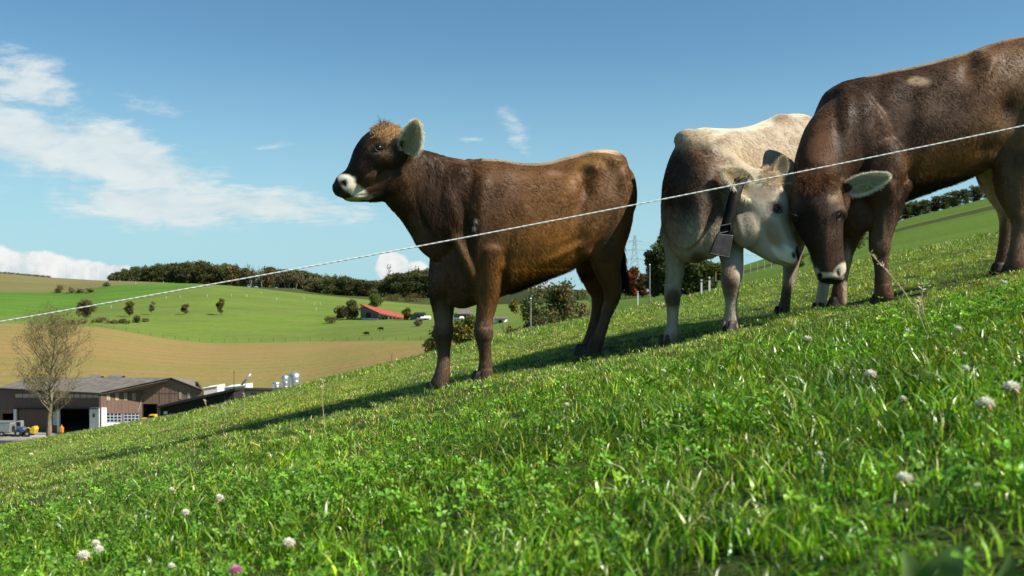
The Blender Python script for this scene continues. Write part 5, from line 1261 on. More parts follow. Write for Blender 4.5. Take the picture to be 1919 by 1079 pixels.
# orchard trees on the rough meadow
for (u, v, top, w, cols, tr, lab, n) in (
    (161, 600, 557, 19, G_brown + G_aut[:1], M_barkpale, 'round dark brown orchard tree, leftmost and largest in the row on the meadow', 1500),
    (243, 594, 564, 13, G_aut + G_brown, M_bark, 'brown loose orchard tree second from the left in the meadow row', 600),
    (285, 591, 563, 8, G_grey, M_barkpale, 'thin greyish orchard tree in the middle of the meadow row', 280),
    (347, 590, 569, 9, G_brown, M_bark, 'small bent orchard tree fourth from the left in the meadow row', 300),
    (415, 592, 560, 11, G_aut + G_mid[:1], M_bark, 'upright olive orchard tree rightmost in the meadow row', 800)):
    b = at_far(u, v); d = b.y; tree('orchard_tree', b, (v - top) * PX(d), w * PX(d), cols, u, lab, 'orchard trees on the meadow', int(n * 1.6), .34, 14, .2, tr)
for i, (u, v, hpx, wpx) in enumerate(((135, 609, 8, 18), (160, 607, 8, 20), (188, 605, 11, 20), (210, 607, 8, 18), (233, 607, 9, 18), (258, 606, 15, 12), (272, 604, 8, 8))):
    b = at_far(u, v); bush(b, hpx * PX(b.y), wpx * PX(b.y), G_grey + G_brown[:1] + G_aut[1:2], 50 + i, 'low brown scrub bush in the strip below the orchard trees', 500, .28, 'scrub bushes below the orchard trees')
for i, (u, v, hpx, wpx, lab) in enumerate(((113, 549, 17, 12, 'tallest bush of the clump on the boundary of the left green field'), (137, 549, 13, 11, 'brown bush in the middle of the clump on the left green field'), (152, 549, 9, 10, 'lowest bush of the clump on the left green field'), (170, 548, 9, 11, 'right hand bush of the clump on the left green field'), (200, 537, 8, 9, 'lone tan bush at the foot of the skyline wood'))):
    b = at_far(u, v); bush(b, hpx * PX(b.y), wpx * PX(b.y), G_grey + G_aut[:1] if i < 4 else G_grey, 70 + i, lab, 600, .4, 'bushes on the left field boundary' if i < 4 else None)
# round the red roofed farm
for (u, v, top, w, cols, lab, n) in ((641, 597, 572, 17, G_brown + G_aut, 'reddish brown bushy tree left of the red roofed farmhouse', 1100), (661, 599, 560, 19, G_grey + G_mid, 'pale green tree touching the left gable of the red roofed farmhouse', 1500),
        (704, 580, 542, 20, G_mid, 'dark green bushy tree behind the red roof', 1400), (763, 600, 575, 11, G_yel + G_aut[:2], 'round yellow green tree at the right end of the red roofed farmhouse', 1000), (785, 612, 598, 9, G_grey, 'small drooping tree below the grey shed', 240),
        (776, 566, 545, 30, G_aut, 'low orange brown tree at the foot of the nearer wood', 600), (735, 564, 549, 26, G_aut + G_grey, 'wide tan tree at the foot of the nearer wood', 600)):
    b = at_far(u, v); d = b.y; tree('farm_tree', b, (v - top) * PX(d), w * PX(d), cols, u, lab, None, int(n * 1.6), .42, 16, .08)
b = at_far(622, 606); bush(b, 14 * PX(b.y), 13 * PX(b.y), G_mid + G_grey, 91, 'dark rounded bush on the meadow left of the farmhouse', 700, .25)
M_cattle = mat('dark_cattle', color=(0.02, 0.014, 0.01), rough=.8)
for (u, v, lab) in ((688, 629, 'tiny dark cow lying on the far meadow, lower of two'), (715, 620, 'tiny dark cow on the far meadow, nearer the farmhouse')):
    b = at_far(u, v); root = empty('far_cow', b); f2 = MB()
    f2.tube([(-.9, 0, .75), (-.5, 0, .85), (.4, 0, .85), (.8, 0, .8)], [.25, .42, .42, .3], 8); f2.tube([(-.8, 0, .95), (-1.25, 0, .7), (-1.4, 0, .4)], [.2, .15, .09], 6)
    f2.build('body', M_cattle, root, True)
    for (x, y) in ((-.6, .2), (-.6, -.2), (.6, .2), (.6, -.2)): MB().tube([(x, y, .7), (x, y, 0)], [.12, .07], 5).build('leg', M_cattle, root)
    tag(root, lab, 'cow')
# fence posts on the far meadow and along the stubble
M_post = mat('pale_post', color=(0.55, 0.53, 0.46), rough=.8); M_postd = mat('weathered_post', color=(0.12, 0.10, 0.08), rough=.9)
def post(u, v, h, w, m, label, group, b=None, name='fence_post'):
    b = b or at_far(u, v); mb = MB(); mb.tube([(0, 0, -.2), (0, 0, h), (0, 0, h + w * .8)], [w, w * .95, w * .15], 6); o = mb.build(name, m); o.location = b; tag(o, label, 'post', group); return o
for u, v in ((255, 533), (307, 531.5), (312, 560), (338, 559), (389, 557), (434, 557), (463, 557), (490, 551), (519, 563), (570, 561), (590, 571), (601, 573), (593, 582), (209, 578)):
    post(u, v, 1.2, .14, M_post, 'pale fence post dotted across the far green hill', 'pale fence posts on the far hill')
for u in range(30, 800, 23):
    v = float(RV[3](u)) - 1.0; post(u, v, 1.1, .08, M_postd, 'dark fence post along the upper edge of the stubble field', 'fence posts above the stubble field')
post(735, 682, 1.9, .07, M_postd, 'lone tall thin post standing in the stubble field', None)

# ---- generic building helpers
def onwall(u, v, A, B):
    """point of the vertical plane through ground points A, B seen at pixel (u, v)"""
    n = Vector((B[1] - A[1], -(B[0] - A[0]), 0)); r_ = P(u, v, 1.0); k = (n.x * A[0] + n.y * A[1]) / (n.x * r_.x + n.y * r_.y); return r_ * k
def slab(name, quad, th, off, nrm, m, parent, loc):
    nrm = Vector(nrm).normalized(); a = [Vector(q) + nrm * off - loc for q in quad]; b = [q + nrm * th for q in a]
    mb = MB(); k = len(a); mb.add(b + a, [tuple(range(k)), tuple(range(k, 2 * k))[::-1]] + [(k + i, k + (i + 1) % k, (i + 1) % k, i) for i in range(k)])
    return mb.build(name, m, parent)
class Wall:
    def __init__(s, A, B, parent, loc):
        s.A, s.B, s.p, s.loc = A, B, parent, loc; n = Vector((B[1] - A[1], -(B[0] - A[0]), 0)).normalized()
        s.n = n if n.y < 0 else -n
    def rect(s, name, u0, u1, v0, v1, m, th=.12, off=0.0, parent=None, v0b=None, v1b=None):
        q = [onwall(u0, v1, s.A, s.B), onwall(u1, v1 if v1b is None else v1b, s.A, s.B), onwall(u1, v0 if v0b is None else v0b, s.A, s.B), onwall(u0, v0, s.A, s.B)]
        return slab(name, q, th, off, s.n, m, parent or s.p, s.loc)
def cladding(c, s=2.2):
    def b(t):
        p = t.objc(); x, y, z = t.sep(p); w = t.m('FRACT', (x * .97 + y * .3) * s); g = t.ramp(w, .0, .10)
        n = t.noise(t.scalev(p, (1.2, 1.2, .15)), 2.0, 4, .6)
        k = (n * .5 + .75) * (g * .35 + .65); return {'Base Color': t.mix(1.0, c, t.comb(k, k, k), 'MULTIPLY'), 'Roughness': .85, 'Specular IOR Level': .15, 'bump': (g, .8, .04)}
    return b
M_clad = mat('brown_cladding', cladding((0.165, 0.108, 0.082))); M_clad2 = mat('pale_brown_cladding', cladding((0.245, 0.165, 0.125))); M_clad3 = mat('plum_brown_cladding', cladding((0.16, 0.098, 0.084)))
M_blackw = mat('black_boarding', cladding((0.035, 0.030, 0.027), 3.0)); M_whitew = mat('white_plaster', color=(0.74, 0.73, 0.69), rough=.85, var=.06, vscale=.8)
def m_roof(t):
    p = t.objc(); x, y, z = t.sep(p); w = t.m('FRACT', x * 1.1); g = t.ramp(w, 0, .2); n = t.noise(p, .9, 5, .65)
    c = t.mix(t.ramp(n, .35, .7), (0.15, 0.13, 0.115), (0.25, 0.225, 0.20)); return {'Base Color': t.mix(g * .0 + .25, c, (0.10, .085, .07)), 'Roughness': .9, 'Specular IOR Level': .12, 'bump': (g, .6, .05)}
M_roof = mat('weathered_sheet_roof', m_roof); M_dark = mat('dark_edge', color=(0.022, 0.019, 0.018), rough=.8); M_cream = mat('cream_pane', color=(0.42, 0.36, 0.25), rough=.6)
M_frame = mat('grey_blue_frame', color=(0.30, 0.34, 0.40), rough=.5); M_glass = mat('dark_glass', color=(0.012, 0.015, 0.02), rough=.12, spec=.6); M_galv = mat('galvanised_steel', color=(0.52, 0.54, 0.54), rough=.38, metal=.7, var=.1)
M_yellow = mat('yellow_paint', color=(0.62, 0.40, 0.035), rough=.45, var=.1); M_orange = mat('orange_paint', color=(0.65, 0.25, 0.03), rough=.5); M_blue = mat('blue_paint', color=(0.05, 0.11, 0.25), rough=.45); M_tyre = mat('tyre_rubber', color=(0.02, 0.02, 0.02), rough=.8)
M_greypaint = mat('grey_green_paint', color=(0.22, 0.25, 0.24), rough=.5); M_yard = mat('yard_concrete', color=(0.25, 0.235, 0.21), rough=.9, var=.2, vscale=.5); M_red = mat('red_tiles', color=(0.36, 0.082, 0.055), rough=.85, var=.22, vscale=.9)
M_greyw = mat('grey_boards', cladding((0.16, 0.155, 0.15), 1.2))

ZG = -20.9
def gp(u, d): return (P(u, 540, d).x, d)
A_, B_, C_, D_ = gp(-1, 146), gp(188, 139), gp(268, 144.6), gp(379, 144.4)
loc = Vector((B_[0], B_[1], ZG)); barn = empty('barn', loc); tag(barn, 'long brown clad barn with a low grey roof and white pillar behind the bare tree', 'barn')
w1 = Wall(A_, B_, barn, loc); w2 = Wall(B_, C_, barn, loc); w3 = Wall(C_, D_, barn, loc)
w1.rect('wall', -1, 188, 727, 766, M_clad3, v0b=736.5); w1.rect('wall', -1, 6, 766.2, 815, M_clad, ); w1.rect('wall', 28, 33, 766.2, 815, M_whitew, th=.2)
w1.rect('wall', 6, 28, 766.2, 775, M_clad); w1.rect('door', 33.2, 92, 766.8, 812, M_clad, th=.1, off=-.25); w1.rect('doorway_post', 92.2, 99, 766.2, 813, M_clad3)
sf = w1.rect('window', 99.2, 110, 772, 797, M_whitew, th=.08, off=-.1); w1.rect('pane', 100.5, 108.7, 774, 795, mat('milky_pane', color=(.42, .47, .46), rough=.4), th=.02, off=.0, parent=sf)
w1.rect('wall', 99.2, 110, 766.2, 771.8, M_clad3); w1.rect('wall', 99.2, 110, 797.3, 813, M_clad3); w1.rect('doorway_post', 110.2, 113.5, 766.2, 814, M_whitew, th=.25)
w1.rect('pillar', 170, 187.8, 764, 813, M_whitew, th=.18); w1.rect('window', 176, 180.5, 775, 782, M_clad3, th=.05, off=.185)
sk = w1.rect('window', 31, 186.5, 738.3, 745, M_cream, th=.03, off=.125, v0b=738.8, v1b=745.6)
for u in range(44, 184, 12): w1.rect('mullion', u, u + .9, 738.4, 745.4, M_clad3, th=.03, off=.157, parent=sk)
w1.rect('ledge', 30, 187.5, 765, 766.5, M_dark, th=.28, off=.122)
w2.rect('wall', 188.2, 267.8, 736.4, 775, M_clad, v0b=728); w2.rect('pillar', 188.4, 198, 764, 812, M_whitew, th=.2, off=.122)
w2.rect('plinth', 198.2, 267.8, 792.5, 815, M_whitew, th=.14); w2.rect('wall', 262, 267.8, 775.3, 792.2, M_clad)
for (u0, u1) in ((199, 205.5), (215.5, 221.5), (231.5, 237.5), (247.5, 253)):
    f = w2.rect('window', u0, u1, 736.5, 750.5, M_cream, th=.06, off=.125); w2.rect('mullion', (u0 + u1) / 2 - .3, (u0 + u1) / 2 + .3, 736.8, 750, M_clad2, th=.03, off=.188, parent=f)
for (a, b_, n) in ((199, 228, 4), (232, 261, 4)):
    f = w2.rect('window', a, b_, 773.5 - (a - 199) * .03, 792, M_frame, th=.06, off=.02)
    for i in range(n):
        for j in range(3):
            u0 = a + 1.2 + i * (b_ - a - 1) / n; v0 = 775 - (a - 199) * .03 + j * 5.7; w2.rect('pane', u0, u0 + (b_ - a) / n - 2.2, v0, v0 + 3.7, M_glass, th=.02, off=.085, parent=f)
w2.rect('wall', 228.2, 231.8, 775.3, 792.3, M_clad); MB().tube([onwall(266, 742, B_, C_) + w2.n * .2 - loc, onwall(258, 771, B_, C_) + w2.n * .2 - loc], .05, 6).build('downpipe', M_cream, barn)
q = [onwall(268.2, 757, C_, D_), onwall(379, 757, C_, D_), onwall(379, 729, C_, D_), onwall(323, 709.5, C_, D_), onwall(268.2, 729, C_, D_)]
slab('wall', q, .12, 0, w3.n, M_clad2, barn, loc); w3.rect('wall', 296, 379, 757.2, 815, M_clad2); w3.rect('corner_post', 268, 269.5, 757, 812, M_dark, th=.2)
for u in (336.5, 352.5): w3.rect('window', u, u + 4.6, 735.5, 748, M_cream, th=.05, off=.125)
for u in (300.5, 320, 340.8): w3.rect('batten', u, u + .6, 733 - 14 * (u == 320), 756, M_clad, th=.03, off=.122)
w3.rect('band', 268.4, 378.6, 736.8, 737.4, M_clad, th=.03, off=.122)
eA, eB, eC, eD = (onwall(-3, 726.5, A_, B_), onwall(188, 736, A_, B_), onwall(268.5, 727.5, C_, D_), onwall(381, 729.5, C_, D_))
apex = onwall(323, 707.5, C_, D_); rF = P(53, 708, 152); back = Vector((-1.5, 15, 0))
for q in (eA, eB, eC): q.y -= .35
apex.y -= .35; eD.y -= .35
bA, bD, bE = eA + back, eD + Vector((-5, 14, -1.0)), apex + Vector((-1.5, 15, -1.65))
vs = [eA, eB, eC, eD, apex, rF, bA, bD, bE]
mb = MB(); mb.add([v - loc for v in vs] + [v - loc - Vector((0, 0, .28)) for v in vs],
   [(0, 1, 5), (1, 4, 5), (1, 2, 4), (4, 3, 7, 8), (5, 4, 8), (5, 8, 6), (0, 5, 6)] + [(9, 14, 10), (10, 14, 13), (10, 13, 11), (13, 17, 16, 12), (14, 17, 13), (14, 15, 17), (9, 15, 14)] +
   [(0, 9, 10, 1), (1, 10, 11, 2), (2, 11, 13, 4), (4, 13, 12, 3), (3, 12, 16, 7), (0, 6, 15, 9), (7, 16, 17, 8), (8, 17, 15, 6)])
rf = mb.build('roof', M_roof, barn)
MB().tube([eB - loc - Vector((0, .03, .16)), eC - loc - Vector((0, .03, .16))], .09, 6).tube([eA - loc - Vector((0, .03, .16)), eB - loc - Vector((0, .03, .16))], .09, 6).build('gutter', M_dark, rf)
for a, b_ in ((eC, apex), (apex, eD)): MB().tube([a - loc + Vector((0, -.06, -.1)), b_ - loc + Vector((0, -.06, -.1))], .11, 6).build('verge_board', M_dark, rf)
for (u0, u1, v0, v1) in ((196, 228, 702, 710), (157, 188, 702.5, 710)):
    d = 148; q = [P(u0, v1, d), P(u1 - 4, v1, d), P(u1 + 2, v0, d + 1.6), P(u0 + 12, v0, d + 1.6)]
    m_ = MB(); m_.hexa([tuple(x - loc - Vector((0, 0, .22))) for x in q] + [tuple(x - loc) for x in q]); m_.build('roof_vent', M_roof, barn)
    m_ = MB(); m_.hexa([tuple(x - loc - Vector((0, 0, .75)) + Vector((.3, .3, 0))) for x in q] + [tuple(x - loc - Vector((0, 0, .23)) + Vector((.3, .3, 0))) for x in q]); m_.build('vent_curb', M_dark, barn)
for (a, b_) in ((eA, bA), (eD, bD), (bA, bD)):   # end walls and rear wall close the shell
    a2, b2 = Vector((a.x, a.y + .4, ZG)) - loc, Vector((b_.x, b_.y - .3, ZG)) - loc; h = 5.9
    n_ = Vector((b2.y - a2.y, -(b2.x - a2.x), 0)).normalized() * .1
    MB().hexa([tuple(x) for x in (a2 - n_, b2 - n_, b2 + n_, a2 + n_)] + [tuple(x + Vector((0, 0, h))) for x in (a2 - n_, b2 - n_, b2 + n_, a2 + n_)]).build('wall', M_clad, barn)
MB().box((-8, 12, .06), (34, 22, .1)).build('floor', M_yard, barn)
# yard
mb = MB(); mb.box((-62, 143.5, ZG - .25), (56, 18, .5)); o = mb.build('farm_yard', M_yard); tag(o, kind='structure')
mb = MB(); mb.box((-62, 133.9, ZG - .05), (50, .25, .55)); o = mb.build('yard_kerb', M_yard); tag(o, kind='structure')
# lean-to shed in front of the gable
a0, a1, a2_ = gp(294, 122), gp(439, 122), gp(461, 132)
loc = Vector((a1[0], a1[1], ZG)); shed = empty('shed', loc); tag(shed, 'black boarded shed with a sloping roof in front of the barn gable', 'shed')
ws = Wall(a0, a1, shed, loc); ws2 = Wall(a1, a2_, shed, loc)
for i in range(9):                  # wide boards
    f0, f1 = i / 9, (i + 1) / 9
    def vv(f): return 764 + (732 - 764) * f
    u0, u1 = 297 + 141 * f0, 297 + 141 * f1
    ws.rect('wall', u0, u1 - .4, vv(f0), 850, M_blackw, th=.1, off=.02 * (i % 2), v0b=vv(f1))
ws2.rect('wall', 439, 460, 731, 850, M_blackw, v0b=732)
ws.rect('sign', 308, 315, 771, 776, M_whitew, th=.03, off=.15); ws.rect('corner_post', 299.5, 302, 764, 850, M_greypaint, th=.1, off=.14)
q = [P(293, 761.5, 121.3), P(441, 727.5, 121.3), P(462, 727, 133), P(524, 728.5, 140), P(380, 741, 133)]
mb = MB(); k = [x - loc for x in q]; k2 = [x - Vector((0, 0, .3)) for x in k]
mb.add(k + k2, [(0, 1, 2, 4), (4, 2, 3)] + [(5, 9, 7, 6), (9, 8, 7), (0, 5, 6, 1), (1, 6, 7, 2), (2, 7, 8, 3), (3, 8, 9, 4), (4, 9, 5, 0)]); mb.build('roof', M_dark, shed)
a3, a4 = gp(459, 132), gp(530, 132.5)
loc = Vector((a3[0], a3[1], ZG)); an = empty('white_building', loc); tag(an, 'low white building with a dark flat roof between the black shed and the silos', 'building')
wa = Wall(a3, a4, an, loc); wa.rect('wall', 459, 530, 731, 850, M_whitew, v0b=732.5); f = wa.rect('window', 471.5, 481, 737, 747.5, M_clad3, th=.06, off=.125); wa.rect('pane', 473.5, 479, 738.5, 746, M_glass, th=.02, off=.19, parent=f)
q = [P(456, 729.7, 131), P(533, 731.5, 131.5), P(531, 727.5, 141), P(458, 726.5, 141)]
MB().hexa([tuple(x - loc - Vector((0, 0, .2))) for x in q] + [tuple(x - loc) for x in q]).build('roof', M_dark, an)
for i in range(4): wa.rect('gutter_bracket', 466 + i * 17, 467.2 + i * 17, 730.5, 733.5, M_galv, th=.1, off=.13)
def tank(u0, u1, v0, v1, d, lab, deg=70):
    cx = P((u0 + u1) / 2, v1, d); Rr = (u1 - u0) / 2 * PX(d); H = (v1 - v0) * PX(d); root = empty('silo', (cx.x, cx.y, cx.z - 3)); mb = MB()
    prof = [(0, Rr)] + [(3 + H * f, Rr) for f in (0.0, .3, .6, .84)] + [(3 + H * .93, Rr * .62), (3 + H, Rr * .12)]
    mb.tube([(0, 0, z) for z, r_ in prof], [r_ for z, r_ in prof], 24); mb.build('tank', M_galv, root, True)
    for f in (.1, .45, .8): 
        n = 24; MB().tube([(math.cos(a) * (Rr + .02), math.sin(a) * (Rr + .02), 3 + H * f) for a in np.linspace(0, 6.2832, n)], .03, 5, cap=False).build('hoop', M_galv, root)
    MB().tube([(Rr + .1, -.2, 0), (Rr + .1, -.2, 3 + H * .8)], .05, 5).build('ladder', M_galv, root)
    tag(root, lab, 'silo', 'silver silos')
tank(542.5, 562.5, 697, 727, 150, 'largest silver silo, at the right of the three'); tank(528, 541, 702, 727, 152, 'slim silver silo in the middle of the three'); tank(511, 525, 715, 730, 150, 'lowest silver silo, left of the taller two')
for (u0, u1, v0, v1, d, lab) in ((381, 408, 724, 736, 150, 'white container roof showing over the shed, next to the barn gable'), (421, 461, 722.5, 732, 146, 'white container roof behind the peak of the black shed')):
    q0, q1 = P(u0, v1, d), P(u1, v0, d); mb = MB(); t0 = P(u0, v0 + 4, d)
    V = [(q0.x, d, ZG), (q1.x, d, ZG), (q1.x, d + 4, ZG), (q0.x, d + 4, ZG), tuple(t0), tuple(q1), (q1.x, d + 4, q1.z), (t0.x, d + 4, t0.z)]
    root = empty('container', (q0.x, d, ZG)); MB().hexa([tuple(Vector(x) - root.location) for x in V]).build('shell', M_whitew, root)
    MB().tube([t0 - root.location + Vector((0, -.05, 0)), q1 - root.location + Vector((0, -.05, 0))], .1, 6).build('rim', M_whitew, root); tag(root, lab, 'container')
g = P(439, 760, 128); root = empty('mast', g); MB().tube([Vector((0, 0, 0)), P(439, 694, 128) - g], [.05, .03], 6).build('pole', M_dark, root); MB().tube([P(437.6, 700, 128) - g, P(440.4, 700, 128) - g], .03, 4).build('crossbar', M_dark, root); tag(root, 'thin dark mast rising behind the black shed', 'mast')
g = P(453, 722, 145); root = empty('conveyor', g); MB().tube([Vector((0, 0, 0)), P(470, 701, 145) - g], .16, 8).build('pipe', M_galv, root, True); MB().tube([P(468, 703, 145) - g, P(470, 706, 145) - g], .12, 8).build('spout', M_galv, root); MB().tube([P(460, 713, 145) - g, P(461, 724, 145) - g], .05, 5).build('prop', M_galv, root); tag(root, 'slanting grey conveyor pipe behind the sheds', 'conveyor')
# farm machines
def wheel(parent, c, Rr, w):
    n = 16; mb = MB(); c = Vector(c)
    mb.tube([c + Vector((0, -w, 0)), c + Vector((0, -w * .9, 0)), c + Vector((0, w * .9, 0)), c + Vector((0, w, 0))], [Rr * .8, Rr, Rr, Rr * .8], n); o = mb.build('wheel', M_tyre, parent)
    MB().tube([c + Vector((0, -w - .02, 0)), c + Vector((0, -w + .05, 0))], Rr * .45, 10).build('rim', M_galv, o)
loc = Vector((P(281, 540, 140.5).x, 140.5, ZG + .6)); dg_ = empty('digger', loc); tag(dg_, 'yellow farm digger half hidden by the crest beside the barn opening', 'digger')
def bx(name, par, c, d, m, rz=0): o = MB().box(c, d, 0, rz).build(name, m, par); bv = o.modifiers.new('b', 'BEVEL'); bv.width = min(d) * .12; bv.segments = 2; return o
bx('body', dg_, (0, 0, 1.1), (2.2, 1.3, .7), M_yellow); cb = bx('cab', dg_, (.5, 0, 1.85), (.95, 1.1, .9), M_yellow); bx('pane', cb, (.5, -.56, 1.95), (.7, .04, .55), M_glass); bx('engine_cover', dg_, (-.7, 0, 1.6), (.8, 1.1, .4), M_yellow)
MB().tube([(-1.1, 0, 1.3), (-1.5, -.1, 1.0), (-1.6, -.1, .5)], [.14, .12, .1], 6).build('arm', M_yellow, dg_)
for x in (-.7, .7):
    for y in (-.6, .6): wheel(dg_, (x, y, .5), .45, .18)
loc = Vector((P(253, 540, 138.8).x, 138.8, ZG + .3)); tr_ = empty('trailer', loc); tag(tr_, 'small blue trailer below the barn windows', 'trailer'); bx('bed', tr_, (0, 0, 1.0), (1.5, 1.0, .35), M_blue); bx('side_board', tr_, (0, -.5, 1.25), (1.5, .06, .25), M_blue)
for x in (-.45, .45): wheel(tr_, (x, -.4, .45), .4, .12)
loc = Vector((P(10, 540, 139.5).x, 139.5, ZG)); gt = empty('livestock_trailer', loc); tag(gt, 'grey green box trailer parked at the left edge of the yard', 'trailer')
bx('box', gt, (-.1, 0, 1.25), (2.5, 1.6, 1.5), M_greypaint); bx('lid', gt, (-.1, 0, 2.03), (2.55, 1.66, .09), M_galv); bx('tailboard', gt, (1.17, 0, 1.2), (.06, 1.4, 1.2), M_galv)
for x in (-.8, -.1): wheel(gt, (x, -.7, .38), .36, .12)
bx('drawbar', gt, (1.55, 0, .5), (.8, .12, .1), M_dark)
loc = Vector((P(48, 540, 139.2).x, 139.2, ZG)); ld = empty('wheel_loader', loc); tag(ld, 'blue and yellow wheel loader with a raised bucket beside the brown barn door', 'loader')
bx('engine_cover', ld, (-.6, 0, 1.0), (1.0, .9, .7), M_blue); cb = bx('cab', ld, (-.75, 0, 1.75), (.75, .85, .85), M_greypaint); bx('pane', cb, (-.75, -.44, 1.8), (.55, .03, .5), M_glass); bx('chassis', ld, (.1, 0, .6), (1.9, .6, .3), M_dark)
MB().tube([(-.1, -.35, 1.0), (.6, -.35, 1.25), (1.05, -.35, .95)], .09, 6).build('arm', M_yellow, ld)
mb = MB(); V = []
pr = [(.9, .75), (1.05, .45), (1.45, .45), (1.62, 1.0), (1.5, 1.35), (1.2, 1.4), (.98, 1.15)]
mb.add([(x, -.6, z) for x, z in pr] + [(x, .6, z) for x, z in pr], [tuple(range(7))[::-1], tuple(range(7, 14))] + [(i, (i + 1) % 7, 7 + (i + 1) % 7, 7 + i) for i in range(7)]); mb.build('bucket', M_yellow, ld)
for x, r_ in ((-.75, .5), (.55, .42)):
    for y in (-.5, .5): wheel(ld, (x, y, r_), r_, .16)
loc = Vector((P(116, 540, 140.2).x, 140.2, ZG)); hy = empty('mixer', loc); tag(hy, 'small orange machine standing by the white doorway post', 'machine'); bx('body', hy, (0, 0, .75), (.45, .5, .8), M_orange); MB().tube([(0, 0, 1.1), (0, 0, 1.45)], [.18, .05], 8).build('funnel', M_orange, hy); wheel(hy, (-.15, -.28, .2), .2, .06)
for (u0, u1, zt) in ((57, 86, .42),):
    a, b_ = gp(u0, 136.5), gp(u1, 136.5); loc = Vector((a[0], a[1], ZG)); root = empty('bench_rail', loc); L = b_[0] - a[0]
    bx('rail', root, (L / 2, 0, zt), (L, .25, .12), M_whitew)
    for x in (.1, L - .1): bx('leg', root, (x, 0, zt / 2 - .03), (.12, .2, zt - .06), M_whitew)
    tag(root, 'low white rail on the yard in front of the brown barn door', 'rail')

# bare tree in front of the barn
b = Vector((P(92, 540, 128).x, 128, -540 * 0 + P(92, 826, 128).z)); Ht = (826 - 620) * PX(128)
root = empty('bare_tree', (b.x, b.y, b.z)); tr2 = random.Random(12); mb = MB(); tips = []
lead = [Vector((0, 0, -.5)), Vector((.05, 0, Ht * .18)), Vector((.25, .1, Ht * .38)), Vector((.15, .2, Ht * .58)), Vector((.55, .1, Ht * .78)), Vector((.9, 0, Ht * .99))]
mb.tube(lead, [.42, .30, .22, .15, .08, .02], 8)
def twig(p, d, L, r_, lv):
    q = p; pts = [p]
    for i in range(4):
        d = (d + Vector((tr2.gauss(0, .13), tr2.gauss(0, .13), .10))).normalized(); q = q + d * L / 4; pts.append(q)
    mb.tube(pts, [r_, r_ * .8, r_ * .6, r_ * .45, r_ * .25], 4 if lv < 2 else 3, cap=False)
    tips.append(q)
    if lv < 3:
        for k in range(6 if lv == 0 else 5 if lv == 1 else 4):
            f = tr2.uniform(.2, 1); i = min(3, int(f * 4)); s_ = pts[i].lerp(pts[i + 1], f * 4 - i)
            o_ = Matrix.Rotation(tr2.uniform(0, 6.28), 3, d) @ d.orthogonal().normalized()
            twig(s_, (d * .72 + o_ * .62 + Vector((0, 0, .12))).normalized(), L * tr2.uniform(.38, .55), max(.012, r_ * .5), lv + 1)
for k in range(30):
    f = .22 + .74 * (k + tr2.random()) / 30; j = min(4, int(f * 5)); p0 = lead[j].lerp(lead[j + 1], f * 5 - j)
    a_ = k * 2.4 + tr2.uniform(-.4, .4); prof = math.sin(math.pi * min(1, (f - .12) / .95)) ** .7
    twig(p0, Vector((math.cos(a_), math.sin(a_), .45 + f * .9)).normalized(), (1.7 + 3.9 * prof) * (1.15 - f * .35), .13 * (1.15 - f), 0)
mb.build('trunk', mat('yellow_grey_bark', color=(0.20, 0.17, 0.10), rough=.9, var=.3, vscale=1.5), root)
tp = np.array([tuple(t_) for t_ in tips]); n = 11000; idx = TR.integers(0, len(tp), n); c = tp[idx] + TR.normal(size=(n, 3)) * .34
k = c[:, 2] > 1.2; c = c[k]; n = len(c)
V, F, C = leaves(c, np.full(n, .08), n, .07, [(0.22, 0.19, 0.06), (0.17, 0.17, 0.05), (0.26, 0.21, 0.07)])
link('crown', arr_mesh('crown', V, F, C, M_fol), root); tag(root, 'nearly bare tree with a pale trunk in front of the brown barn', 'tree')

# the red roofed farmhouse and its outbuildings
hb = at_far(712, 600); dF = hb.y
g0_, g1_, g2_ = gp(676, dF + 10), gp(711, dF), gp(764, dF + 2); loc = Vector((g1_[0], g1_[1], hb.z)); fh = empty('farmhouse', loc); tag(fh, 'long farmhouse with a red tiled roof on the far hillside', 'farmhouse')
wf1 = Wall(g0_, g1_, fh, loc); wf2 = Wall(g1_, g2_, fh, loc)
wf1.rect('wall', 676.5, 711, 574, 596, M_greyw, v0b=587); wf1.rect('plinth', 678, 711, 596.2, 599, M_whitew, v1b=600, v0b=597); wf2.rect('wall', 711.2, 763, 587.5, 593, M_greyw, v0b=597.5, v1b=597.6)
for i in range(7): wf2.rect('wall', 713 + i * 7, 716.5 + i * 7, 591.5 + i * .9, 599.5 + i * .2, M_greyw if i < 2 else M_whitew, th=.2)
wf2.rect('plinth', 725, 763, 598, 600.5, M_whitew, th=.15); wf1.rect('door', 687, 696, 586, 595.5, M_dark, th=.05, off=.13); wf1.rect('door', 700, 707, 588, 596, M_clad3, th=.05, off=.13)
q = [P(674.5, 569.5, dF + 9), P(711, 586.5, dF - 1), P(766, 598, dF + 1), P(750, 588, dF + 12)]; bk = [P(674.5, 569.5, dF + 9) + Vector((3, 12, -3)), P(750, 588, dF + 12) + Vector((3, 12, -3))]
vs = [x - loc for x in q + bk]; mb = MB(); mb.add(vs + [v - Vector((0, 0, .5)) for v in vs], [(0, 1, 2, 3), (0, 3, 5, 4), (6, 9, 8, 7), (6, 10, 11, 9), (0, 6, 7, 1), (1, 7, 8, 2), (2, 8, 9, 3), (3, 9, 11, 5), (0, 4, 10, 6), (4, 5, 11, 10)]); rf = mb.build('roof', M_red, fh)
MB().tube([vs[0], vs[3]], .18, 6).build('ridge', M_red, rf)
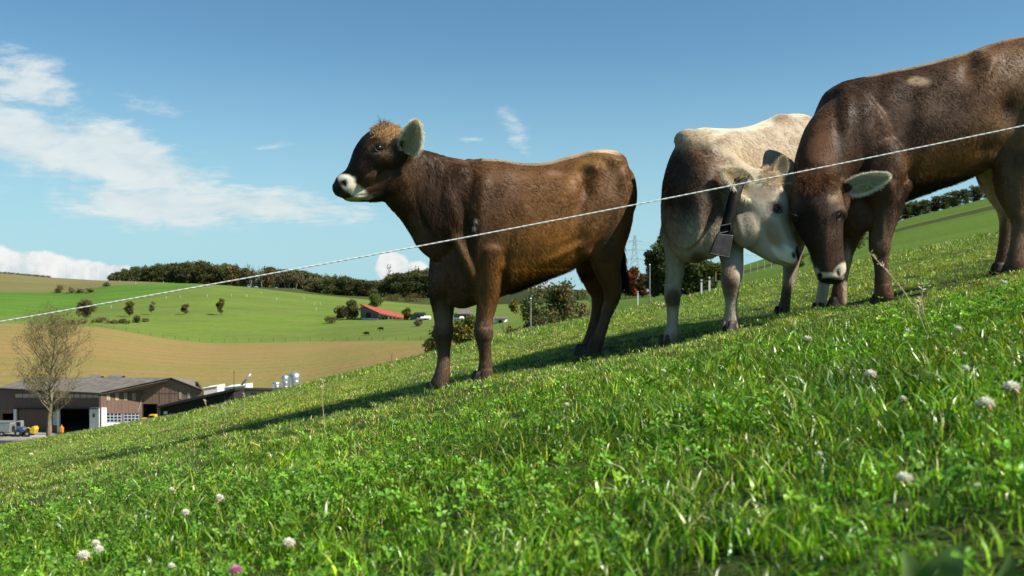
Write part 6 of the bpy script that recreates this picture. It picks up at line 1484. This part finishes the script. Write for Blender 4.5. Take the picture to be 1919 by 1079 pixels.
def hut(u0, u1, v0, v1, roofv, mw, mr, lab, name='shed', cat='shed', base=None):
    b0 = base or at_far((u0 + u1) / 2, v1); d = b0.y; a, c = gp(u0, d), gp(u1, d + 3); loc = Vector((a[0], a[1], b0.z)); root = empty(name, loc); tag(root, lab, cat)
    w = Wall(a, c, root, loc); w.rect('wall', u0, u1, v0, v1, mw, th=3.0, off=-3.0); wd = u1 - u0; w.rect('door', u0 + wd * .3, u0 + wd * .55, v0 + (v1 - v0) * .4, v1 - .3, M_dark, th=.05, off=.02)
    q = [P(u0 - 1, v0, d - .5), P(u1 + 1, v0, d - .5), P(u1 - 1, roofv, d + 5), P(u0 + 1, roofv, d + 5)]
    MB().hexa([tuple(x - loc - Vector((0, 0, .25))) for x in q] + [tuple(x - loc) for x in q]).build('roof', mr, root)
hut(776, 798, 589, 600, 585.5, M_greyw, M_dark, 'small grey shed with a dark roof right of the red roofed farmhouse')
hut(789, 808, 596, 600, 592, M_whitew, M_whitew, 'white roofed shelter in front of the small grey shed', 'shelter', 'shelter')
hut(858, 886, 588, 601, 579, M_greyw, M_roof, 'brown roofed house seen between the first cow\'s front legs', 'house', 'house')
hut(862, 870, 596, 603, 593, M_whitew, M_whitew, 'tiny white shed between the first cow\'s front legs')
hut(928, 951, 597, 606, 593, M_whitew, M_roof, 'small white building right of the first cow\'s near front leg', 'white_building', 'building')
# shrubs and trees standing just behind the crest
def hillp(u, d): x = P(u, 540, d).x; return Vector((x, d, float(ground(x, d))))
def crest_tree(u, d, top, wpx, cols, seed, lab, n=2400, leaf=.12, cat='tree', low=.2, name='crest_tree', group=None, shell=.2, lobes=20):
    b = hillp(u, d) if d < 95 else P(u, 600, d); H = P(u, top, d).z - b.z; return tree(name, b, H, wpx * PX(d) * 1.1, cols, seed, lab, group, int(n * 1.8), leaf * 1.1, lobes + 8, low, shell=shell)
crest_tree(822, 52, 603, 30, G_yel + G_grey[:1], 31, 'yellow green bush behind the crest left of the first cow\'s front legs', 2600, .085)
crest_tree(878, 54, 585, 34, G_yel + G_mid, 32, 'mottled green and yellow tree between the first cow\'s front legs', 3000, .09)
crest_tree(962, 75, 556, 16, G_yel, 33, 'yellow shrubby tree right of the first cow\'s front legs', 1200, .1)
crest_tree(1000, 80, 532, 40, G_mid + G_grey[:1], 34, 'loose olive tree under the first cow\'s belly behind the pole', 2600, .13)
crest_tree(1050, 82, 512, 44, G_mid + G_brown[:1], 35, 'largest leafy tree under the first cow\'s belly near its hind legs', 3400, .13)
crest_tree(1092, 84, 530, 30, G_brown + G_mid, 36, 'brown leaved tree behind the first cow\'s hind legs', 1600, .13)
crest_tree(1024, 72, 577, 40, G_mid + G_brown, 37, 'low dark undergrowth tree at the foot of the trees below the cow\'s belly', 1500, .12)
RT = lambda u, top, w, cols, seed, lab, n=2600, d=105, bv=552: tree('roadside_tree', P(u, bv, d), (bv - top) * PX(d), w * PX(d), cols, seed, lab, 'trees by the road behind the cows', int(n * 1.7), .19, 26, .04, shell=.2)
RT(1250, 428, 42, G_dark + G_mid[2:], 41, 'tallest dark tree between the first cow and the pale cow', 4200); RT(1226, 470, 26, G_dark + G_mid[2:], 42, 'dark tree behind the white pole', 2200)
RT(1290, 462, 34, G_dark + G_mid, 43, 'dark green tree behind the pale cow\'s front legs', 2800); RT(1322, 480, 28, G_dark, 44, 'dark tree right of the pale cow\'s left leg', 2000)
RT(1186, 498, 20, G_red, 45, 'small red leaved autumn tree left of the white pole', 1500, 120); RT(1345, 492, 22, G_yel + G_mid, 46, 'yellowish small tree behind the pale cow\'s bell', 900, 100, 520)
RT(1204, 512, 16, G_red + G_aut, 47, 'low rust coloured tree beside the red one', 800, 110)
for (u, v, hpx, wpx, cols, lab) in ((1610, 462, 40, 24, G_yel + G_mid, 'yellow green bush left of the dark cow\'s near front leg'), (1590, 470, 34, 20, G_mid, 'green bush just right of the grazing head'), (1494, 500, 26, 14, G_brown + G_mid, 'weedy brown bush between the two grazing heads\' legs')):
    b = P(u, v, 60); bush(b, hpx * PX(60), wpx * PX(60), cols, u, lab, 900, .07)
M_pole = mat('wooden_pole', color=(0.27, 0.25, 0.22), rough=.9, var=.2)
for (u, v0, v1, d, lab) in ((995, 560, 640, 60, 'wooden pole beneath the first cow\'s belly'), (1218, 497, 556, 70, 'pale pole at the road between the first cow and the pale cow')):
    b = P(u, v1, d); root = empty('pole', b); MB().tube([(0, 0, -1), (0, 0, (v1 - v0) * PX(d))], [.05, .042], 8).build('shaft', M_pole, root); MB().tube([(0, 0, (v1 - v0) * PX(d)), (0, 0, (v1 - v0) * PX(d) + .06)], [.08, .03], 8).build('cap', M_galv, root); tag(root, lab, 'pole')
for (u, v0, v1, d, lab) in ((1315, 524, 541, 45, 'white roadside marker post, left of the pair behind the pale cow'), (1330, 519, 540, 42, 'white roadside marker post, right of the pair behind the pale cow'), (1196, 546, 556, 60, 'white roadside marker post near the first cow\'s tail'), (1253, 528, 550, 45, 'white marker post beside the pale cow\'s right front leg')):
    b = P(u, v1, d); h = (v1 - v0) * PX(d); root = empty('marker_post', b); MB().box((0, 0, h / 2 - .3), (.075, .06, h + .6)).build('shaft', M_whitew, root); MB().box((0, 0, h * .78), (.080, .066, h * .16)).build('band', M_dark, root); MB().box((0, -.035, h * .78), (.022, .006, h * .11)).build('reflector', M_galv, root); tag(root, lab, 'marker post')
for i in range(9):
    u = 1342 + i * 13; post(u, 0, .20, .010, M_post, 'thin pale fence post in the row below the right hill meadow', 'thin fence posts on the right', P(u, 519 - i * 3.0, 42))
# power pylon
M_pyl = mat('pylon_steel', color=(0.42, 0.47, 0.50), rough=.7, metal=.0)
d = 420; b = P(1190, 560, d); H = (560 - 441) * PX(d); root = empty('power_pylon', b); mb = MB(); 
def wdt(f): return 3.2 * (1 - f) ** 1.3 + .35
for sx in (-1, 1):
    for sy in (-1, 1): mb.tube([(sx * wdt(f), sy * wdt(f), H * f) for f in np.linspace(0, 1, 8)], .08, 4)
fs = np.linspace(0, 1, 12)
for i in range(11):
    for sy in (-1, 1):
        for s in (-1, 1): mb.tube([(s * wdt(fs[i]), sy * wdt(fs[i]), H * fs[i]), (-s * wdt(fs[i + 1]), sy * wdt(fs[i + 1]), H * fs[i + 1])], .06, 3)
mb.build('lattice', M_pyl, root)
for f, w in ((.62, 3.4), (.76, 5.0), (.90, 3.4)):
    MB().tube([(-w, 0, H * f), (0, 0, H * f + .5), (w, 0, H * f)], .10, 4).tube([(-w, 0, H * f), (w, 0, H * f)], .07, 4).build('crossarm', M_pyl, root)
tag(root, 'steel lattice power pylon on the skyline behind the first cow\'s tail', 'pylon')
for (z_, x_) in ((.62, 3.4), (.76, 5.0), (.90, 3.4)):
    for s in (-1, 1):
        p0 = b + Vector((s * x_, 0, H * z_ - .3)); pts = [p0 + Vector((t_ * 260, t_ * 140, -22 * t_ * (1.0 - t_) * 4 * .4 + 6 * t_)) for t_ in np.linspace(0, 1, 14)]
        o = MB().tube(pts, .035, 3, cap=False).build('power_line', M_pyl, None, loc=pts[0]); tag(o, 'thin power line running right from the lattice pylon', 'power line', 'power lines from the pylon')
# distant reef of hill at the far left skyline hedge
mbv = []
us_ = np.arange(-60, 95, 3.0); cs = [tuple(P(u, float(RV[6](u)) - .5, 765)) for u in us_]
V, F, C = leaves(cs, [1.5] * len(cs), 2600, .45, G_dark, .8, .1)
o = link('hedge', arr_mesh('hedge', V, F, C, M_fol)); tag(o, 'thin dark hedge line on the far left skyline', 'hedge', kind='thing')
